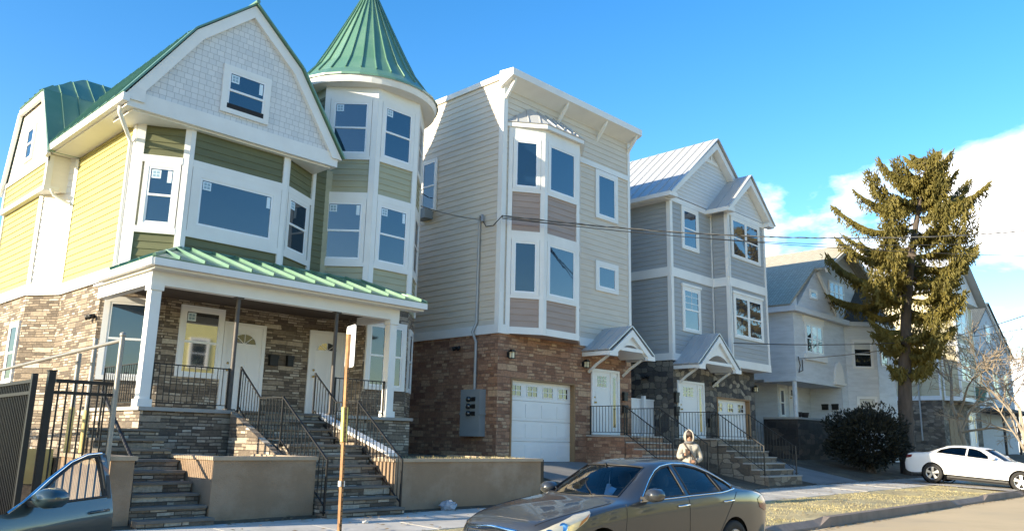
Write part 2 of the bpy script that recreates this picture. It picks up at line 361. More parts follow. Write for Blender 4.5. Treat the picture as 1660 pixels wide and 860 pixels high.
# ================================================================= mesh helpers
ROOTLOC = {}
def base_of(o):
    while o.parent is not None: o = o.parent
    return ROOTLOC.get(o.name, Vector((0, 0, 0)))
def thing(name, label, cat, loc=(0, 0, 0), group=None):
    o = bpy.data.objects.new(name, None); COL.objects.link(o)
    o.location = loc; o.empty_display_size = .2
    o['label'] = label; o['category'] = cat
    if group: o['group'] = group
    ROOTLOC[o.name] = Vector(loc)
    return o
def tag(o, label, cat, group=None):
    o['label'] = label; o['category'] = cat
    if group: o['group'] = group
    return o
class MB:
    def __init__(s): s.v = []; s.f = []; s.mi = []; s.sm = []; s.cur = 0; s.smooth = False
    def add(s, vs, fs, mi=None, smooth=None):
        k = len(s.v); s.v += [tuple(p) for p in vs]
        for f in fs:
            s.f.append([k+i for i in f]); s.mi.append(s.cur if mi is None else mi); s.sm.append(s.smooth if smooth is None else smooth)
    def poly(s, pts, mi=None): s.add(pts, [list(range(len(pts)))], mi)
    def box(s, x0, x1, y0, y1, z0, z1, mi=None):
        v = [(x0, y0, z0), (x1, y0, z0), (x1, y1, z0), (x0, y1, z0), (x0, y0, z1), (x1, y0, z1), (x1, y1, z1), (x0, y1, z1)]
        s.add(v, [[3, 2, 1, 0], [4, 5, 6, 7], [0, 1, 5, 4], [1, 2, 6, 5], [2, 3, 7, 6], [3, 0, 4, 7]], mi)
    def hexa(s, v, mi=None):
        s.add(v, [[3, 2, 1, 0], [4, 5, 6, 7], [0, 1, 5, 4], [1, 2, 6, 5], [2, 3, 7, 6], [3, 0, 4, 7]], mi)
    def extrude(s, pts, off, mi=None):
        """closed prism: polygon pts moved by vector off"""
        n = len(pts); a = [Vector(p) for p in pts]; o = Vector(off)
        v = a + [p+o for p in a]
        fs = [list(range(n))[::-1], list(range(n, 2*n))] + [[i, (i+1) % n, n+(i+1) % n, n+i] for i in range(n)]
        s.add(v, fs, mi)
    def tube(s, path, r, seg=8, mi=None, cap=True, smooth=True):
        path = [Vector(p) for p in path]; n = len(path)
        rs = r if isinstance(r, (list, tuple)) else [r]*n
        prev = None; rings = []
        for i, p in enumerate(path):
            t = (path[min(i+1, n-1)]-path[max(i-1, 0)])
            if t.length < 1e-9: t = Vector((0, 0, 1))
            t.normalize()
            if prev is None:
                a = Vector((0, 0, 1)) if abs(t.z) < .9 else Vector((1, 0, 0))
                u = t.cross(a).normalized()
            else:
                u = (prev-t*prev.dot(t))
                u = u.normalized() if u.length > 1e-6 else t.cross(Vector((0, 0, 1))).normalized()
            prev = u; w = t.cross(u)
            rings.append([p+rs[i]*(cos(2*pi*k/seg)*u+sin(2*pi*k/seg)*w) for k in range(seg)])
        v = [q for rg in rings for q in rg]; fs = []
        for i in range(n-1):
            for k in range(seg):
                fs.append([i*seg+k, i*seg+(k+1) % seg, (i+1)*seg+(k+1) % seg, (i+1)*seg+k])
        s.add(v, fs, mi, smooth)
        if cap:
            s.add(rings[0], [list(range(seg))[::-1]], mi, False); s.add(rings[-1], [list(range(seg))], mi, False)
    def bar(s, a, b, w, h=None, mi=None):
        """square bar from a to b (w wide, h high)"""
        a, b = Vector(a), Vector(b); h = h or w
        t = (b-a).normalized(); ax = Vector((0, 0, 1)) if abs(t.z) < .95 else Vector((1, 0, 0))
        u = t.cross(ax).normalized()*w/2; q = u.cross(t).normalized()*h/2
        s.hexa([a-u-q, a+u-q, b+u-q, b-u-q, a-u+q, a+u+q, b+u+q, b-u+q], mi)
    def lathe(s, c, axis, prof, seg=24, mi=None, smooth=True):
        """prof: list of (offset along axis, radius)"""
        c = Vector(c); t = Vector(axis).normalized(); a = Vector((0, 0, 1)) if abs(t.z) < .9 else Vector((1, 0, 0))
        u = t.cross(a).normalized(); w = t.cross(u); v = []; fs = []
        for (h, r) in prof:
            v += [c+t*h+r*(cos(2*pi*k/seg)*u+sin(2*pi*k/seg)*w) for k in range(seg)]
        for i in range(len(prof)-1):
            for k in range(seg):
                fs.append([i*seg+k, i*seg+(k+1) % seg, (i+1)*seg+(k+1) % seg, (i+1)*seg+k])
        s.add(v, fs, mi, smooth)
    def ball(s, c, r, seg=12, rings=8, mi=None):
        c = Vector(c); rr = r if isinstance(r, (tuple, list)) else (r, r, r); v = []; fs = []
        for i in range(rings+1):
            th = pi*i/rings
            for k in range(seg):
                v.append((c.x+rr[0]*sin(th)*cos(2*pi*k/seg), c.y+rr[1]*sin(th)*sin(2*pi*k/seg), c.z+rr[2]*cos(th)))
        for i in range(rings):
            for k in range(seg): fs.append([i*seg+k, (i+1)*seg+k, (i+1)*seg+(k+1) % seg, i*seg+(k+1) % seg])
        s.add(v, fs, mi, True)
    def build(s, name, mats, parent=None, local=False, kind=None, uv=True):
        off = Vector((0, 0, 0)) if (parent is None or local) else base_of(parent)
        me = bpy.data.meshes.new(name)
        me.from_pydata([(p[0]-off.x, p[1]-off.y, p[2]-off.z) for p in s.v], [], s.f)
        for m in (mats if isinstance(mats, (list, tuple)) else [mats]):
            me.materials.append(M[m] if isinstance(m, str) else m)
        for p, i, q in zip(me.polygons, s.mi, s.sm):
            p.material_index = i; p.use_smooth = q
        if uv:
            ul = me.uv_layers.new(name='UVMap'); data = ul.data
            for p in me.polygons:
                nx, ny, nz = p.normal
                if abs(nz) > .8:
                    for li in p.loop_indices:
                        q = s.v[me.loops[li].vertex_index]; data[li].uv = (q[0], q[1])
                else:
                    L = hypot(nx, ny) or 1; tx, ty = -ny/L, nx/L
                    for li in p.loop_indices:
                        q = s.v[me.loops[li].vertex_index]; data[li].uv = (q[0]*tx+q[1]*ty, q[2]/max(.3, L))
        me.update()
        o = bpy.data.objects.new(name, me); COL.objects.link(o)
        if parent is not None: o.parent = parent
        if kind: o['kind'] = kind
        return o
class Fr:
    """wall frame: u runs to the right seen from outside, d outwards"""
    def __init__(s, a, b):
        s.x, s.y = a; L = hypot(b[0]-a[0], b[1]-a[1]); s.L = L
        s.dx, s.dy = (b[0]-a[0])/L, (b[1]-a[1])/L; s.nx, s.ny = s.dy, -s.dx
    def p(s, u, z, d=0): return Vector((s.x+s.dx*u+s.nx*d, s.y+s.dy*u+s.ny*d, z))
    def box(s, mb, u0, u1, z0, z1, d0, d1, mi=None):
        P = s.p
        mb.hexa([P(u0, z0, d1), P(u1, z0, d1), P(u1, z0, d0), P(u0, z0, d0), P(u0, z1, d1), P(u1, z1, d1), P(u1, z1, d0), P(u0, z1, d0)], mi)
    def prism(s, mb, poly, d0, d1, mi=None):
        a = [s.p(u, z, d0) for u, z in poly]; off = s.p(0, 0, d1)-s.p(0, 0, d0)
        mb.extrude(a, off, mi)
def clip(poly, axis, val, keep_above):
    out = []
    n = len(poly)
    for i in range(n):
        a, b = poly[i], poly[(i+1) % n]
        ia = (a[axis] >= val) if keep_above else (a[axis] <= val); ib = (b[axis] >= val) if keep_above else (b[axis] <= val)
        if ia: out.append(a)
        if ia != ib:
            t = (val-a[axis])/(b[axis]-a[axis]); out.append((a[0]+t*(b[0]-a[0]), a[1]+t*(b[1]-a[1])))
    return out
def siding(mb, fr, poly, h=.165, d=.022, z_start=None, mi=None):
    """lapped boards on a convex (u,z) outline: every course leans out at its foot"""
    d *= .72
    z0 = min(p[1] for p in poly); z1 = max(p[1] for p in poly)
    z = z0 if z_start is None else z_start
    while z < z1-1e-4:
        c = clip(clip(poly, 1, max(z, z0), True), 1, min(z+h, z1), False)
        if len(c) >= 3:
            pts = [fr.p(u, zz, d*(1-(zz-z)/h)+.001) for u, zz in c]
            mb.poly(pts, mi)
            zb = min(p[1] for p in c); us = [p[0] for p in c if abs(p[1]-zb) < 1e-5]
            if len(us) >= 2:
                ua, ub = min(us), max(us); dd = d*(1-(zb-z)/h)+.001
                mb.poly([fr.p(ua, zb, 0), fr.p(ub, zb, 0), fr.p(ub, zb, dd), fr.p(ua, zb, dd)], mi)
        z += h
def rect(u0, u1, z0, z1): return [(u0, z0), (u1, z0), (u1, z1), (u0, z1)]
# ================================================================= building kit
def window(fr, u0, u1, z0, z1, parent, kind='dh', trim=.09, glass='glass', sticker=0, head=0.0, dd=.0, name='window', label=None, gap=0.0, tmat='white', grid=None):
    """one window: casing, sash bars (one mesh), pane as sub-part; kind dh / fixed / pair / triple"""
    m = MB(); P = MB()
    t = trim; D = .055+dd
    fr.box(m, u0, u0+t, z0, z1, -.02, D); fr.box(m, u1-t, u1, z0, z1, -.02, D)
    fr.box(m, u0+t, u1-t, z0, z0+t*.8, -.02, D); fr.box(m, u0+t, u1-t, z1-t, z1, -.02, D)
    if head: fr.box(m, u0-.05, u1+.05, z1+.001, z1+head, -.02, D+.03)
    n = {'pair': 2, 'triple': 3}.get(kind, 1)
    a0, a1 = u0+t, u1-t; b0, b1 = z0+t*.8, z1-t
    w = (a1-a0)/n; s = .045
    for i in range(n):
        c0, c1 = a0+i*w, a0+(i+1)*w
        if i: fr.box(m, c0-.035, c0+.035, b0, b1, -.02, D-.012)
        q0, q1 = c0+(.035 if i else 0), c1-(.035 if i < n-1 else 0)
        def sash(za, zb, d):
            fr.box(m, q0, q0+s, za, zb, -.02, d, 1); fr.box(m, q1-s, q1, za, zb, -.02, d, 1)
            fr.box(m, q0+s, q1-s, za, za+s, -.02, d, 1); fr.box(m, q0+s, q1-s, zb-s, zb, -.02, d, 1)
        zm = (b0+b1)/2
        if kind in ('fixed',):
            sash(b0, b1, .044+dd)
            P.poly([fr.p(q0+s, b0+s, .032+dd), fr.p(q1-s, b0+s, .032+dd), fr.p(q1-s, b1-s, .032+dd), fr.p(q0+s, b1-s, .032+dd)])
        else:
            sash(zm-.02, b1, .048+dd); sash(b0, zm+.02-.0015, .040+dd)
            for za, zb, d in ((zm-.02, b1, .036), (b0, zm+.02, .030)):
                d += dd
                P.poly([fr.p(q0+s, za+s, d), fr.p(q1-s, za+s, d), fr.p(q1-s, zb-s, d), fr.p(q0+s, zb-s, d)])
            if grid:
                gx, gz = grid
                for k in range(1, gx):
                    uu = q0+(q1-q0)*k/gx; fr.box(m, uu-.009, uu+.009, zm+.026, b1-s, -.02, .043+dd, 1)
                for k in range(1, gz):
                    zz = zm+(b1-zm)*k/gz; fr.box(m, q0+s, q1-s, zz-.009, zz+.009, -.02, .0425+dd, 1)
        if gap:   # lower sash raised: dark opening below
            fr.box(m, q0, q1, b0, b0+gap, -.02, .049+dd, 2)
    o = m.build(name, [tmat, 'vinyl', 'wall_dark'], parent)
    if label: o['label'] = label
    p = P.build('pane', glass, o)
    if sticker:
        S = MB(); g = .19
        zt = b1-s-.02; uu = a0+s+.02
        fr.box(S, uu, uu+g, zt-g, zt, .033+dd, .040+dd, 0)
        for a in range(2):
            for b_ in range(2):
                fr.box(S, uu+.025+a*.075, uu+.085+a*.075, zt-.085-b_*.075, zt-.025-b_*.075, .0395+dd, .0412+dd, 1)
        if sticker > 1: fr.box(S, a1-s-.11, a1-s-.02, zt-.27, zt, .033+dd, .040+dd, 0)
        S.build('window_label', ['sticker', 'sticker_print'], o)
    return o
def blind(win, fr, u0, u1, z0, z1, d=.041):
    m = MB(); fr.box(m, u0, u1, z0, z1, d-.012, d)
    return m.build('blind', 'blind', win)
def entry_door(fr, u0, u1, z0, z1, parent, style='fan', t=.085, side=None, label=None):
    """white entrance door: casing+slab, lights and knob as sub-parts"""
    m = MB()
    fr.box(m, u0, u0+t, z0, z1, -.02, .06); fr.box(m, u1-t, u1, z0, z1, -.02, .06); fr.box(m, u0+t, u1-t, z1-t, z1, -.02, .06)
    a, b, top = u0+t, u1-t, z1-t
    if side: 
        sw = .34; fr.box(m, b-sw-.06, b-sw, z0, top, -.02, .052)
        fr.box(m, b-sw, b, z0, top, -.02, .022); db = b-sw-.06
    else: db = b
    fr.box(m, a, db, z0, top, -.02, .028)
    w = db-a; hh = top-z0
    pan = [(.12, .44, .05, .38), (.56, .88, .05, .38)]
    if style == 'fan': pan += [(.12, .44, .43, .74), (.56, .88, .43, .74)]
    else: pan += [(.12, .88, .43, .70)]
    for (p, q, r, s_) in pan:
        fr.box(m, a+p*w, a+q*w, z0+r*hh, z0+s_*hh, 0, .034); fr.box(m, a+(p+.05)*w, a+(q-.05)*w, z0+(r+.025)*hh, z0+(s_-.025)*hh, 0, .040)
    o = m.build('door', 'door_white', parent)
    if label: o['label'] = label
    g = MB(); fm = MB(); cu = a+w/2
    if style == 'fan':
        zb = z0+.80*hh; R = .34*w; n = 12
        g.poly([fr.p(cu+R*cos(pi*k/n), zb+.8*R*sin(pi*k/n), .033) for k in range(n+1)])
        pts = [(cu+R*1.0*cos(pi*k/n), zb+.8*R*sin(pi*k/n)) for k in range(n+1)]
        for i in range(n): fm.bar(fr.p(*pts[i], .034), fr.p(*pts[i+1], .034), .024)
        fm.bar(fr.p(cu-R, zb, .034), fr.p(cu+R, zb, .034), .024)
        for k in (3, 6, 9): fm.bar(fr.p(cu, zb, .034), fr.p(cu+R*cos(pi*k/n), zb+.8*R*sin(pi*k/n), .034), .013)
        g.build('fanlight', 'glass_dark', o)
    else:
        g.poly([fr.p(cu-.27*w, z0+.76*hh, .031), fr.p(cu+.27*w, z0+.76*hh, .031), fr.p(cu+.27*w, z0+.93*hh, .031), fr.p(cu-.27*w, z0+.93*hh, .031)])
        if side: g.poly([fr.p(b-sw+.10, z0+.12*hh, .025), fr.p(b-.10, z0+.12*hh, .025), fr.p(b-.10, z0+.93*hh, .025), fr.p(b-sw+.10, z0+.93*hh, .025)])
        for k in (1, 2): fm.bar(fr.p(cu-.27*w+.18*w*k, z0+.76*hh, .033), fr.p(cu-.27*w+.18*w*k, z0+.93*hh, .033), .014)
        for k in (1, 2): fm.bar(fr.p(cu-.27*w, z0+(.76+.057*k)*hh, .033), fr.p(cu+.27*w, z0+(.76+.057*k)*hh, .033), .014)
        g.build('door_light', 'glass_dark', o)
    fm.build('glazing_bars', 'door_white', o)
    k = MB(); ku = a+.09*w
    k.lathe(fr.p(ku, z0+1.0, .028), (fr.nx, fr.ny, 0), [(0, .03), (.01, .03), (.012, .012), (.04, .012), (.045, .028), (.07, .03), (.08, .0)], 10)
    k.lathe(fr.p(ku, z0+1.16, .028), (fr.nx, fr.ny, 0), [(0, .028), (.015, .028), (.018, 0)], 10)
    k.build('door_knob', 'brass', o)
    return o
def railing(path, h, parent, name='railing', posts=True, gap=.115, bot=.09, pr=.02, rail=.028, mat='black_metal', label=None, z_extra=0):
    """iron railing along foot points: top and bottom rail, pickets, posts in one mesh"""
    m = MB(); path = [Vector(p) for p in path]
    for a, b in zip(path[:-1], path[1:]):
        m.bar(a+Vector((0, 0, h)), b+Vector((0, 0, h)), rail*1.25, rail*.8)
        m.bar(a+Vector((0, 0, bot)), b+Vector((0, 0, bot)), rail*.9, rail*.6)
        L = (b-a).length; n = max(1, int(round(Vector((b.x-a.x, b.y-a.y, 0)).length/gap)))
        for k in range(1, n):
            p = a.lerp(b, k/n); m.bar(p+Vector((0, 0, bot)), p+Vector((0, 0, h)), .013)
    if posts:
        for p in path:
            m.bar(p+Vector((0, 0, -.06)), p+Vector((0, 0, h+.02)), pr*1.6)
            m.box(p.x-.045, p.x+.045, p.y-.045, p.y+.045, p.z-.02, p.z+.006)
    o = m.build(name, mat, parent)
    if label: o['label'] = label
    return o
def seam_roof(mb, a, b, c, d, step=.42, rib=.035, th=.04, mi=None, ribmi=None):
    """standing-seam panel: a,b along the eave, d,c along the ridge (a below d); quads or triangles"""
    a, b, c, d = map(Vector, (a, b, c, d))
    n = (b-a).cross(d-a); n = n.normalized() if n.length > 1e-6 else (b-a).cross(c-a).normalized()
    if n.z < 0: n = -n
    tri = (c-d).length < 1e-4
    mb.extrude([a, b, c] if tri else [a, b, c, d], n*th, mi)
    e = (b-a).normalized(); L = (b-a).length
    base = n*(th+rib*.35)
    # ribs perpendicular to the eave, clipped to the outline
    up = n.cross(e); up = up if up.z > 0 else -up
    def hit(u):
        # follow 'up' from the eave point until leaving the outline: 2D in (e,up)
        def loc(p): r = p-a; return (r.dot(e), r.dot(up))
        P = [loc(a), loc(b), loc(c), loc(d)]
        ys = []
        for i in range(4):
            p, q = P[i], P[(i+1) % 4]
            if abs(q[0]-p[0]) < 1e-6: continue
            t = (u-p[0])/(q[0]-p[0])
            if -1e-6 <= t <= 1+1e-6: ys.append(p[1]+t*(q[1]-p[1]))
        return (min(ys), max(ys)) if len(ys) > 1 else None
    us = [k*step for k in range(-40, 200)]
    lo = min(0, (d-a).dot(e)); hi = max(L, (c-a).dot(e))
    for u in us:
        if lo+.03 < u < hi-.03:
            r = hit(u)
            if r and r[1]-r[0] > .12:
                mb.bar(a+e*u+up*(r[0]+.01)+base, a+e*u+up*(r[1]-.01)+base, .022, rib, mi if ribmi is None else ribmi)
def gutter(mb, a, b, w=.11, h=.11, mi=None):
    mb.bar(a, b, w, h, mi)
def downspout(path, parent, r=.04, name='downspout', mat='white'):
    m = MB(); m.tube(path, r, 8); return m.build(name, mat, parent)
def wall_lantern(pos, n, parent, lit=False, name='wall_lantern'):
    """little black carriage lamp"""
    m = MB(); p = Vector(pos); n = Vector(n).normalized()
    m.bar(p, p+n*.12, .03); c = p+n*.15
    m.box(c.x-.075, c.x+.075, c.y-.075, c.y+.075, c.z+.07, c.z+.11); m.box(c.x-.05, c.x+.05, c.y-.05, c.y+.05, c.z+.111, c.z+.15)
    m.box(c.x-.07, c.x+.07, c.y-.07, c.y+.07, c.z-.12, c.z-.10)
    for a in (-1, 1):
        for b in (-1, 1): m.bar(c+Vector((a*.06, b*.06, -.10)), c+Vector((a*.06, b*.06, .07)), .012)
    m.box(p.x-.04-abs(n.y)*.02, p.x+.04+abs(n.y)*.02, p.y-.04, p.y+.04, p.z-.08, p.z+.08)
    o = m.build(name, 'black_metal', parent)
    g = MB(); g.box(c.x-.048, c.x+.048, c.y-.048, c.y+.048, c.z-.098, c.z+.068)
    g.build('lamp_glass', M['lampglass'], o)
    return o
mm, n_, l_, b_ = new_mat('lantern_glass')
b_.inputs['Base Color'].default_value = (.75, .66, .45, 1); b_.inputs['Roughness'].default_value = .25
M['lampglass'] = mm
def flood_light(pos, n, parent):
    m = MB(); p = Vector(pos); n = Vector(n).normalized(); t = Vector((-n.y, n.x, 0))
    m.lathe(p, n, [(0, .06), (.03, .06), (.03, 0)], 12)
    for s in (-1, 1):
        q = p+n*.05+t*.07*s
        m.bar(p, q, .025); m.lathe(q, (n*.8+t*.35*s+Vector((0, 0, -.35))), [(-.02, .02), (0, .045), (.12, .062), (.12, 0)], 12)
    return m.build('flood_lights', 'black_metal', parent)
def mailbox(fr, u, z, parent, w=.2, h=.28, d=.1, lid=True):
    m = MB(); fr.box(m, u, u+w, z, z+h, -.01, d); fr.box(m, u-.01, u+w+.01, z+h*.72, z+h+.02, -.01, d+.015)
    return m.build('mailbox', 'black_metal', parent)
def garage_door(fr, u0, u1, z0, z1, parent, mat='door_white', lights=4, sections=4, recess=-.12):
    m = MB(); h = (z1-z0)/sections
    for i in range(sections):
        fr.box(m, u0, u1, z0+i*h+.006, z0+(i+1)*h-.006, recess-.05, recess)
        k = 4; w = (u1-u0)/k
        for j in range(k):
            if i == sections-1 and lights: continue
            fr.box(m, u0+j*w+.08, u0+(j+1)*w-.08, z0+i*h+.10, z0+(i+1)*h-.10, recess, recess+.012)
    fr.box(m, u0, u1, z0, z1, recess-.08, recess-.051)
    o = m.build('garage_door', mat, parent)
    if lights:
        w = (u1-u0)/lights
        for j in range(lights):
            g = MB(); b = MB()
            c = u0+(j+.5)*w; za, zb = z1-h*.78, z1-h*.25; ww = min(.22, w*.36)
            g.poly([fr.p(c-ww, za, recess+.005), fr.p(c+ww, za, recess+.005), fr.p(c+ww, zb, recess+.005), fr.p(c-ww, zb, recess+.005)])
            for t in (-ww, 0, ww): b.bar(fr.p(c+t, za, recess+.008), fr.p(c+t, zb, recess+.008), .02)
            for t in (za, (za+zb)/2, zb): b.bar(fr.p(c-ww, t, recess+.010), fr.p(c+ww, t, recess+.010), .02)
            gg = g.build('door_light', 'glass_dark', o); b.build('glazing_bars', mat, o)
    return o
def steps(mb, x0, x1, y_top, z_top, z_bot, y_bot, n, tread=.04, nose=.03):
    """straight flight going down towards -Y: risers (0) and slab treads (1)"""
    r = (z_top-z_bot)/n; d = (y_top-y_bot)/n
    for i in range(n):
        za, zb = z_bot, z_bot+(i+1)*r; ya, yb = y_bot+i*d, y_bot+(i+1)*d
        mb.box(x0, x1, ya, yb-.001, z_bot-.3, zb-tread, 0)
        mb.box(x0-.0, x1+.0, ya-nose, yb-.002, zb-tread+.0005, zb, 1)
# ================================================================= ground
def lin(v, pts):
    if v <= pts[0][0]: return pts[0][1]
    for (a, p), (b, q) in zip(pts[:-1], pts[1:]):
        if v <= b: return p+(q-p)*(v-a)/(b-a)
    return pts[-1][1]
def rise(x): return .0062*max(0, min(x, 70)-15)
def road_z(y): return .09*(1-((y-1.6)/5.85)**2)
def G(x, y):
    return rise(x)+lin(y, [(7.45, .15), (10.2, .23), (12.3, .29), (14, .60), (16, 1.0), (20, 1.12), (60, 1.3)])
def sheet(name, mat, x0, x1, y0, y1, zf, nx, ny, kind='structure', drop=0):
    m = MB(); m.smooth = True
    for j in range(ny+1):
        for i in range(nx+1):
            x = x0+(x1-x0)*i/nx; y = y0+(y1-y0)*j/ny; m.v.append((x, y, zf(x, y)+drop))
    for j in range(ny):
        for i in range(nx):
            k = j*(nx+1)+i; m.f.append([k, k+1, k+nx+2, k+nx+1]); m.mi.append(0); m.sm.append(True)
    return m.build(name, mat, kind=kind)
g = MB(); g.box(-900, 1500, -900, 1500, -1.2, -.25); g.build('ground', 'soil', kind='structure')
sheet('road', 'asphalt', -60, 160, -4.2, 7.45, lambda x, y: rise(x)+road_z(y), 110, 12)
sheet('far_pavement', 'walk', -60, 160, -9, -4.2, lambda x, y: rise(x)+.12, 60, 2)
sheet('far_yards', 'drygrass', -60, 160, -40, -9, lambda x, y: rise(x)+.16, 60, 4)
rnd = random.Random(5)
def bumpy(x, y): return .018*sin(x*1.7+y*.9)+.014*sin(x*.63-y*2.1+1)+.01*sin(x*3.1+2)
sheet('verge', 'drygrass', -60, 160, 7.60, 10.25, lambda x, y: G(x, y)+(bumpy(x, y)-.01)*min(1, (y-7.6)*3, (10.25-y)*3), 440, 10)
# sidewalk flags, each its own slab edge by a narrow dark joint
sw = MB(); x = -60.0
while x < 120:
    w = 1.5; dz = rnd.uniform(-.006, .006)
    a, b = x+.008, x+w-.008
    sw.hexa([(a, 10.25, G(a, 10.25)-.2), (b, 10.25, G(b, 10.25)-.2), (b, 12.28, G(b, 12.28)-.2), (a, 12.28, G(a, 12.28)-.2),
             (a, 10.25, G(a, 10.25)+.012+dz), (b, 10.25, G(b, 10.25)+.012+dz), (b, 12.28, G(b, 12.28)+.012+dz), (a, 12.28, G(a, 12.28)+.012+dz)])
    x += w
sw.build('sidewalk', 'walk', kind='structure')
sheet('sidewalk_bed', 'soil', -60, 120, 10.25, 12.28, lambda x, y: G(x, y)-.02, 90, 2)
sheet('front_yards', 'soil', -60, 160, 12.28, 70, lambda x, y: G(x, y)+(bumpy(x, y)*.8 if y > 12.4 else 0), 220, 50)
# kerb: raised stretches with dropped gaps at the driveways
kb = MB()
def kerb_run(x0, x1, h0, h1):
    n = max(1, int((x1-x0)/1.8))
    for i in range(n):
        a, b = x0+(x1-x0)*i/n+.004, x0+(x1-x0)*(i+1)/n-.004
        ha = h0+(h1-h0)*i/n; hb = h0+(h1-h0)*(i+1)/n
        A = [(7.45, -.15), (7.60, -.15)]
        kb.hexa([(a, 7.45, rise(a)-.2), (b, 7.45, rise(b)-.2), (b, 7.61, rise(b)-.2), (a, 7.61, rise(a)-.2),
                 (a, 7.47, rise(a)+ha), (b, 7.47, rise(b)+hb), (b, 7.61, rise(b)+max(.165, hb+.01)), (a, 7.61, rise(a)+max(.165, ha+.01))])
for run in [(-60, .6, .15, .15), (.6, 1.0, .15, .03), (1.0, 4.2, .03, .03), (4.2, 4.6, .03, .15), (4.6, 14.6, .15, .15), (14.6, 15.3, .15, .05), (15.3, 17.0, .05, .05), (17.0, 17.5, .05, .2),
            (17.5, 25.6, .2, .2), (25.6, 26.2, .2, .05), (26.2, 29.0, .05, .05), (29.0, 29.5, .05, .2), (29.5, 32.6, .2, .2), (32.6, 33.6, .2, .04), (33.6, 37, .04, .04), (37, 37.5, .04, .15), (37.5, 120, .15, .15)]:
    kerb_run(*run)
kb.build('kerb', 'kerb', kind='structure')
# driveways as thin sheets over the slope
def drive(name, x0, x1, y0, y1, mat='drive', dz=.022):
    return sheet(name, mat, x0, x1, y0, y1, lambda x, y: G(x, y)+dz+(.0 if y > 7.7 else 0), 8, 24)
drive('driveway', 16.3, 19.9, 12.29, 16.4)
drive('driveway', 28.0, 31.9, 12.29, 20.0)
drive('driveway', 1.2, 4.4, 7.62, 12.4, 'concrete', .026)
drive('driveway', 55.8, 59.6, 12.29, 16.2)
drive('driveway', 33.2, 36.4, 7.62, 12.28, 'concrete', .03)
# terrace held by the retaining walls
t = MB()
t.box(6.42, 8.05, 12.72, 15.45, .1, 1.24); t.box(9.95, 14.3, 12.72, 17.0, .1, 1.24); t.box(4.66, 4.96, 12.72, 18.0, .1, 1.22)
t.box(12.6, 16.19, 17.0, 30, .1, 1.20)
t.build('yard_terrace', 'soil', kind='structure')
# ================================================================= the green turreted house
H1 = thing('turret_house', 'green and yellow sided house with round turret under a pointed green metal spire', 'house', (9.5, 20, 1.2))
def wall_core(mb, pts, z0, z1, mi=None): mb.extrude([(x, y, z0) for x, y in pts], (0, 0, z1-z0), mi)
# --- ground floor, ledge stone
c = MB()
foot = [(5.72, 25.2), (5.72, 22.0), (6.24, 21.2), (6.24, 18.55), (7.46, 18.0), (11.0, 18.0), (12.15, 17.72), (12.15, 17.0), (13.55, 17.0), (14.54, 17.99), (14.54, 25.2)]
wall_core(c, foot, .3, 4.98)
stone = c.build('stone_wall', 'ledge', H1)
# porch base
c = MB(); c.box(6.16, 7.96, 15.5, 17.99, .6, 2.06); c.box(7.961, 10.35, 15.62, 17.98, .6, 2.055); c.box(10.351, 12.55, 15.5, 17.6, .6, 2.06)
c.build('porch_base', 'ledge', H1)
c = MB(); c.box(6.10, 7.97, 15.44, 17.98, 2.062, 2.13); c.box(7.972, 10.36, 15.42, 17.97, 2.062, 2.128); c.box(10.362, 12.60, 15.44, 17.6, 2.062, 2.13)
c.build('porch_floor', 'concrete', H1)
# belt board over the stone
c = MB()
fL = Fr((6.24, 21.2), (6.24, 17.56)); fCh = Fr((6.24, 17.56), (7.18, 17.0)); fB = Fr((7.18, 17.0), (9.58, 17.0)); fCr = Fr((9.58, 17.0), (10.8, 17.7))
fRear = Fr((5.72, 25.2), (5.72, 22.0)); fSc = Fr((5.72, 22.0), (6.24, 21.2))
for f in (fRear, fSc, fL): f.box(c, -.0, f.L, 4.86, 5.12, -.05, .05)
# --- upper storeys core
up = MB()
upper = [(5.75, 25.1), (5.75, 22.02), (6.26, 21.2), (6.26, 17.58), (7.19, 17.02), (9.57, 17.02), (10.79, 17.72), (14.4, 17.99), (14.4, 25.1)]
wall_core(up, upper, 4.99, 8.55)
up.build('upper_wall', 'sage_siding', H1)
s = MB(); siding(s, fL, rect(.02, fL.L-.14, 5.12, 8.5), .165, .024); siding(s, fRear, rect(.1, fRear.L, 5.12, 7.45), .165, .024)
s.build('side_siding', 'yellow_siding', H1)
s = MB(); siding(s, fSc, rect(.08, fSc.L-.08, 5.12, 8.4), .165, .024); s.build('chamfer_siding', 'white_siding', H1)
# corner boards
fL.box(c, fL.L-.15, fL.L+.0, 5.121, 8.5, 0, .045); fCh.box(c, .0, .17, 5.0, 8.5, -.02, .045)
fRear.box(c, 0, .12, 5.121, 8.0, 0, .045)
fSc.box(c, -.02, .08, 5.121, 8.3, 0, .04); fSc.box(c, fSc.L-.08, fSc.L+.01, 5.121, 8.3, 0, .04)
# bay: panels, bands and mullion boards
for f in (fCh, fB, fCr):
    p = MB(); siding(p, f, rect(.02, f.L-.02, 7.58, 8.62), .165, .022, 7.58); p.build('siding_panel', 'olive_siding', H1)
    p = MB(); siding(p, f, rect(.02, f.L-.02, 5.0, 5.86), .165, .022, 5.0); p.build('siding_panel', 'olive_siding', H1)
fCh.box(c, fCh.L-.11, fCh.L+.02, 5.0, 8.5, 0, .05); fB.box(c, -.02, .09, 5.0, 8.5, 0, .052); fB.box(c, fB.L-.10, fB.L+.02, 5.0, 8.5, 0, .052)
fCr.box(c, -.02, .09, 5.0, 8.6, 0, .05); fCr.box(c, fCr.L-.16, fCr.L, 5.0, 8.6, 0, .05)
for f, a, b in ((fCh, .17, -.11), (fB, .09, -.10), (fCr, .09, -.16)):
    f.box(c, a, f.L+b, 7.42, 7.58, 0, .058); f.box(c, a, f.L+b, 5.84, 5.98, 0, .055)
fw = Fr((10.8, 17.7), (11.17, 17.74))
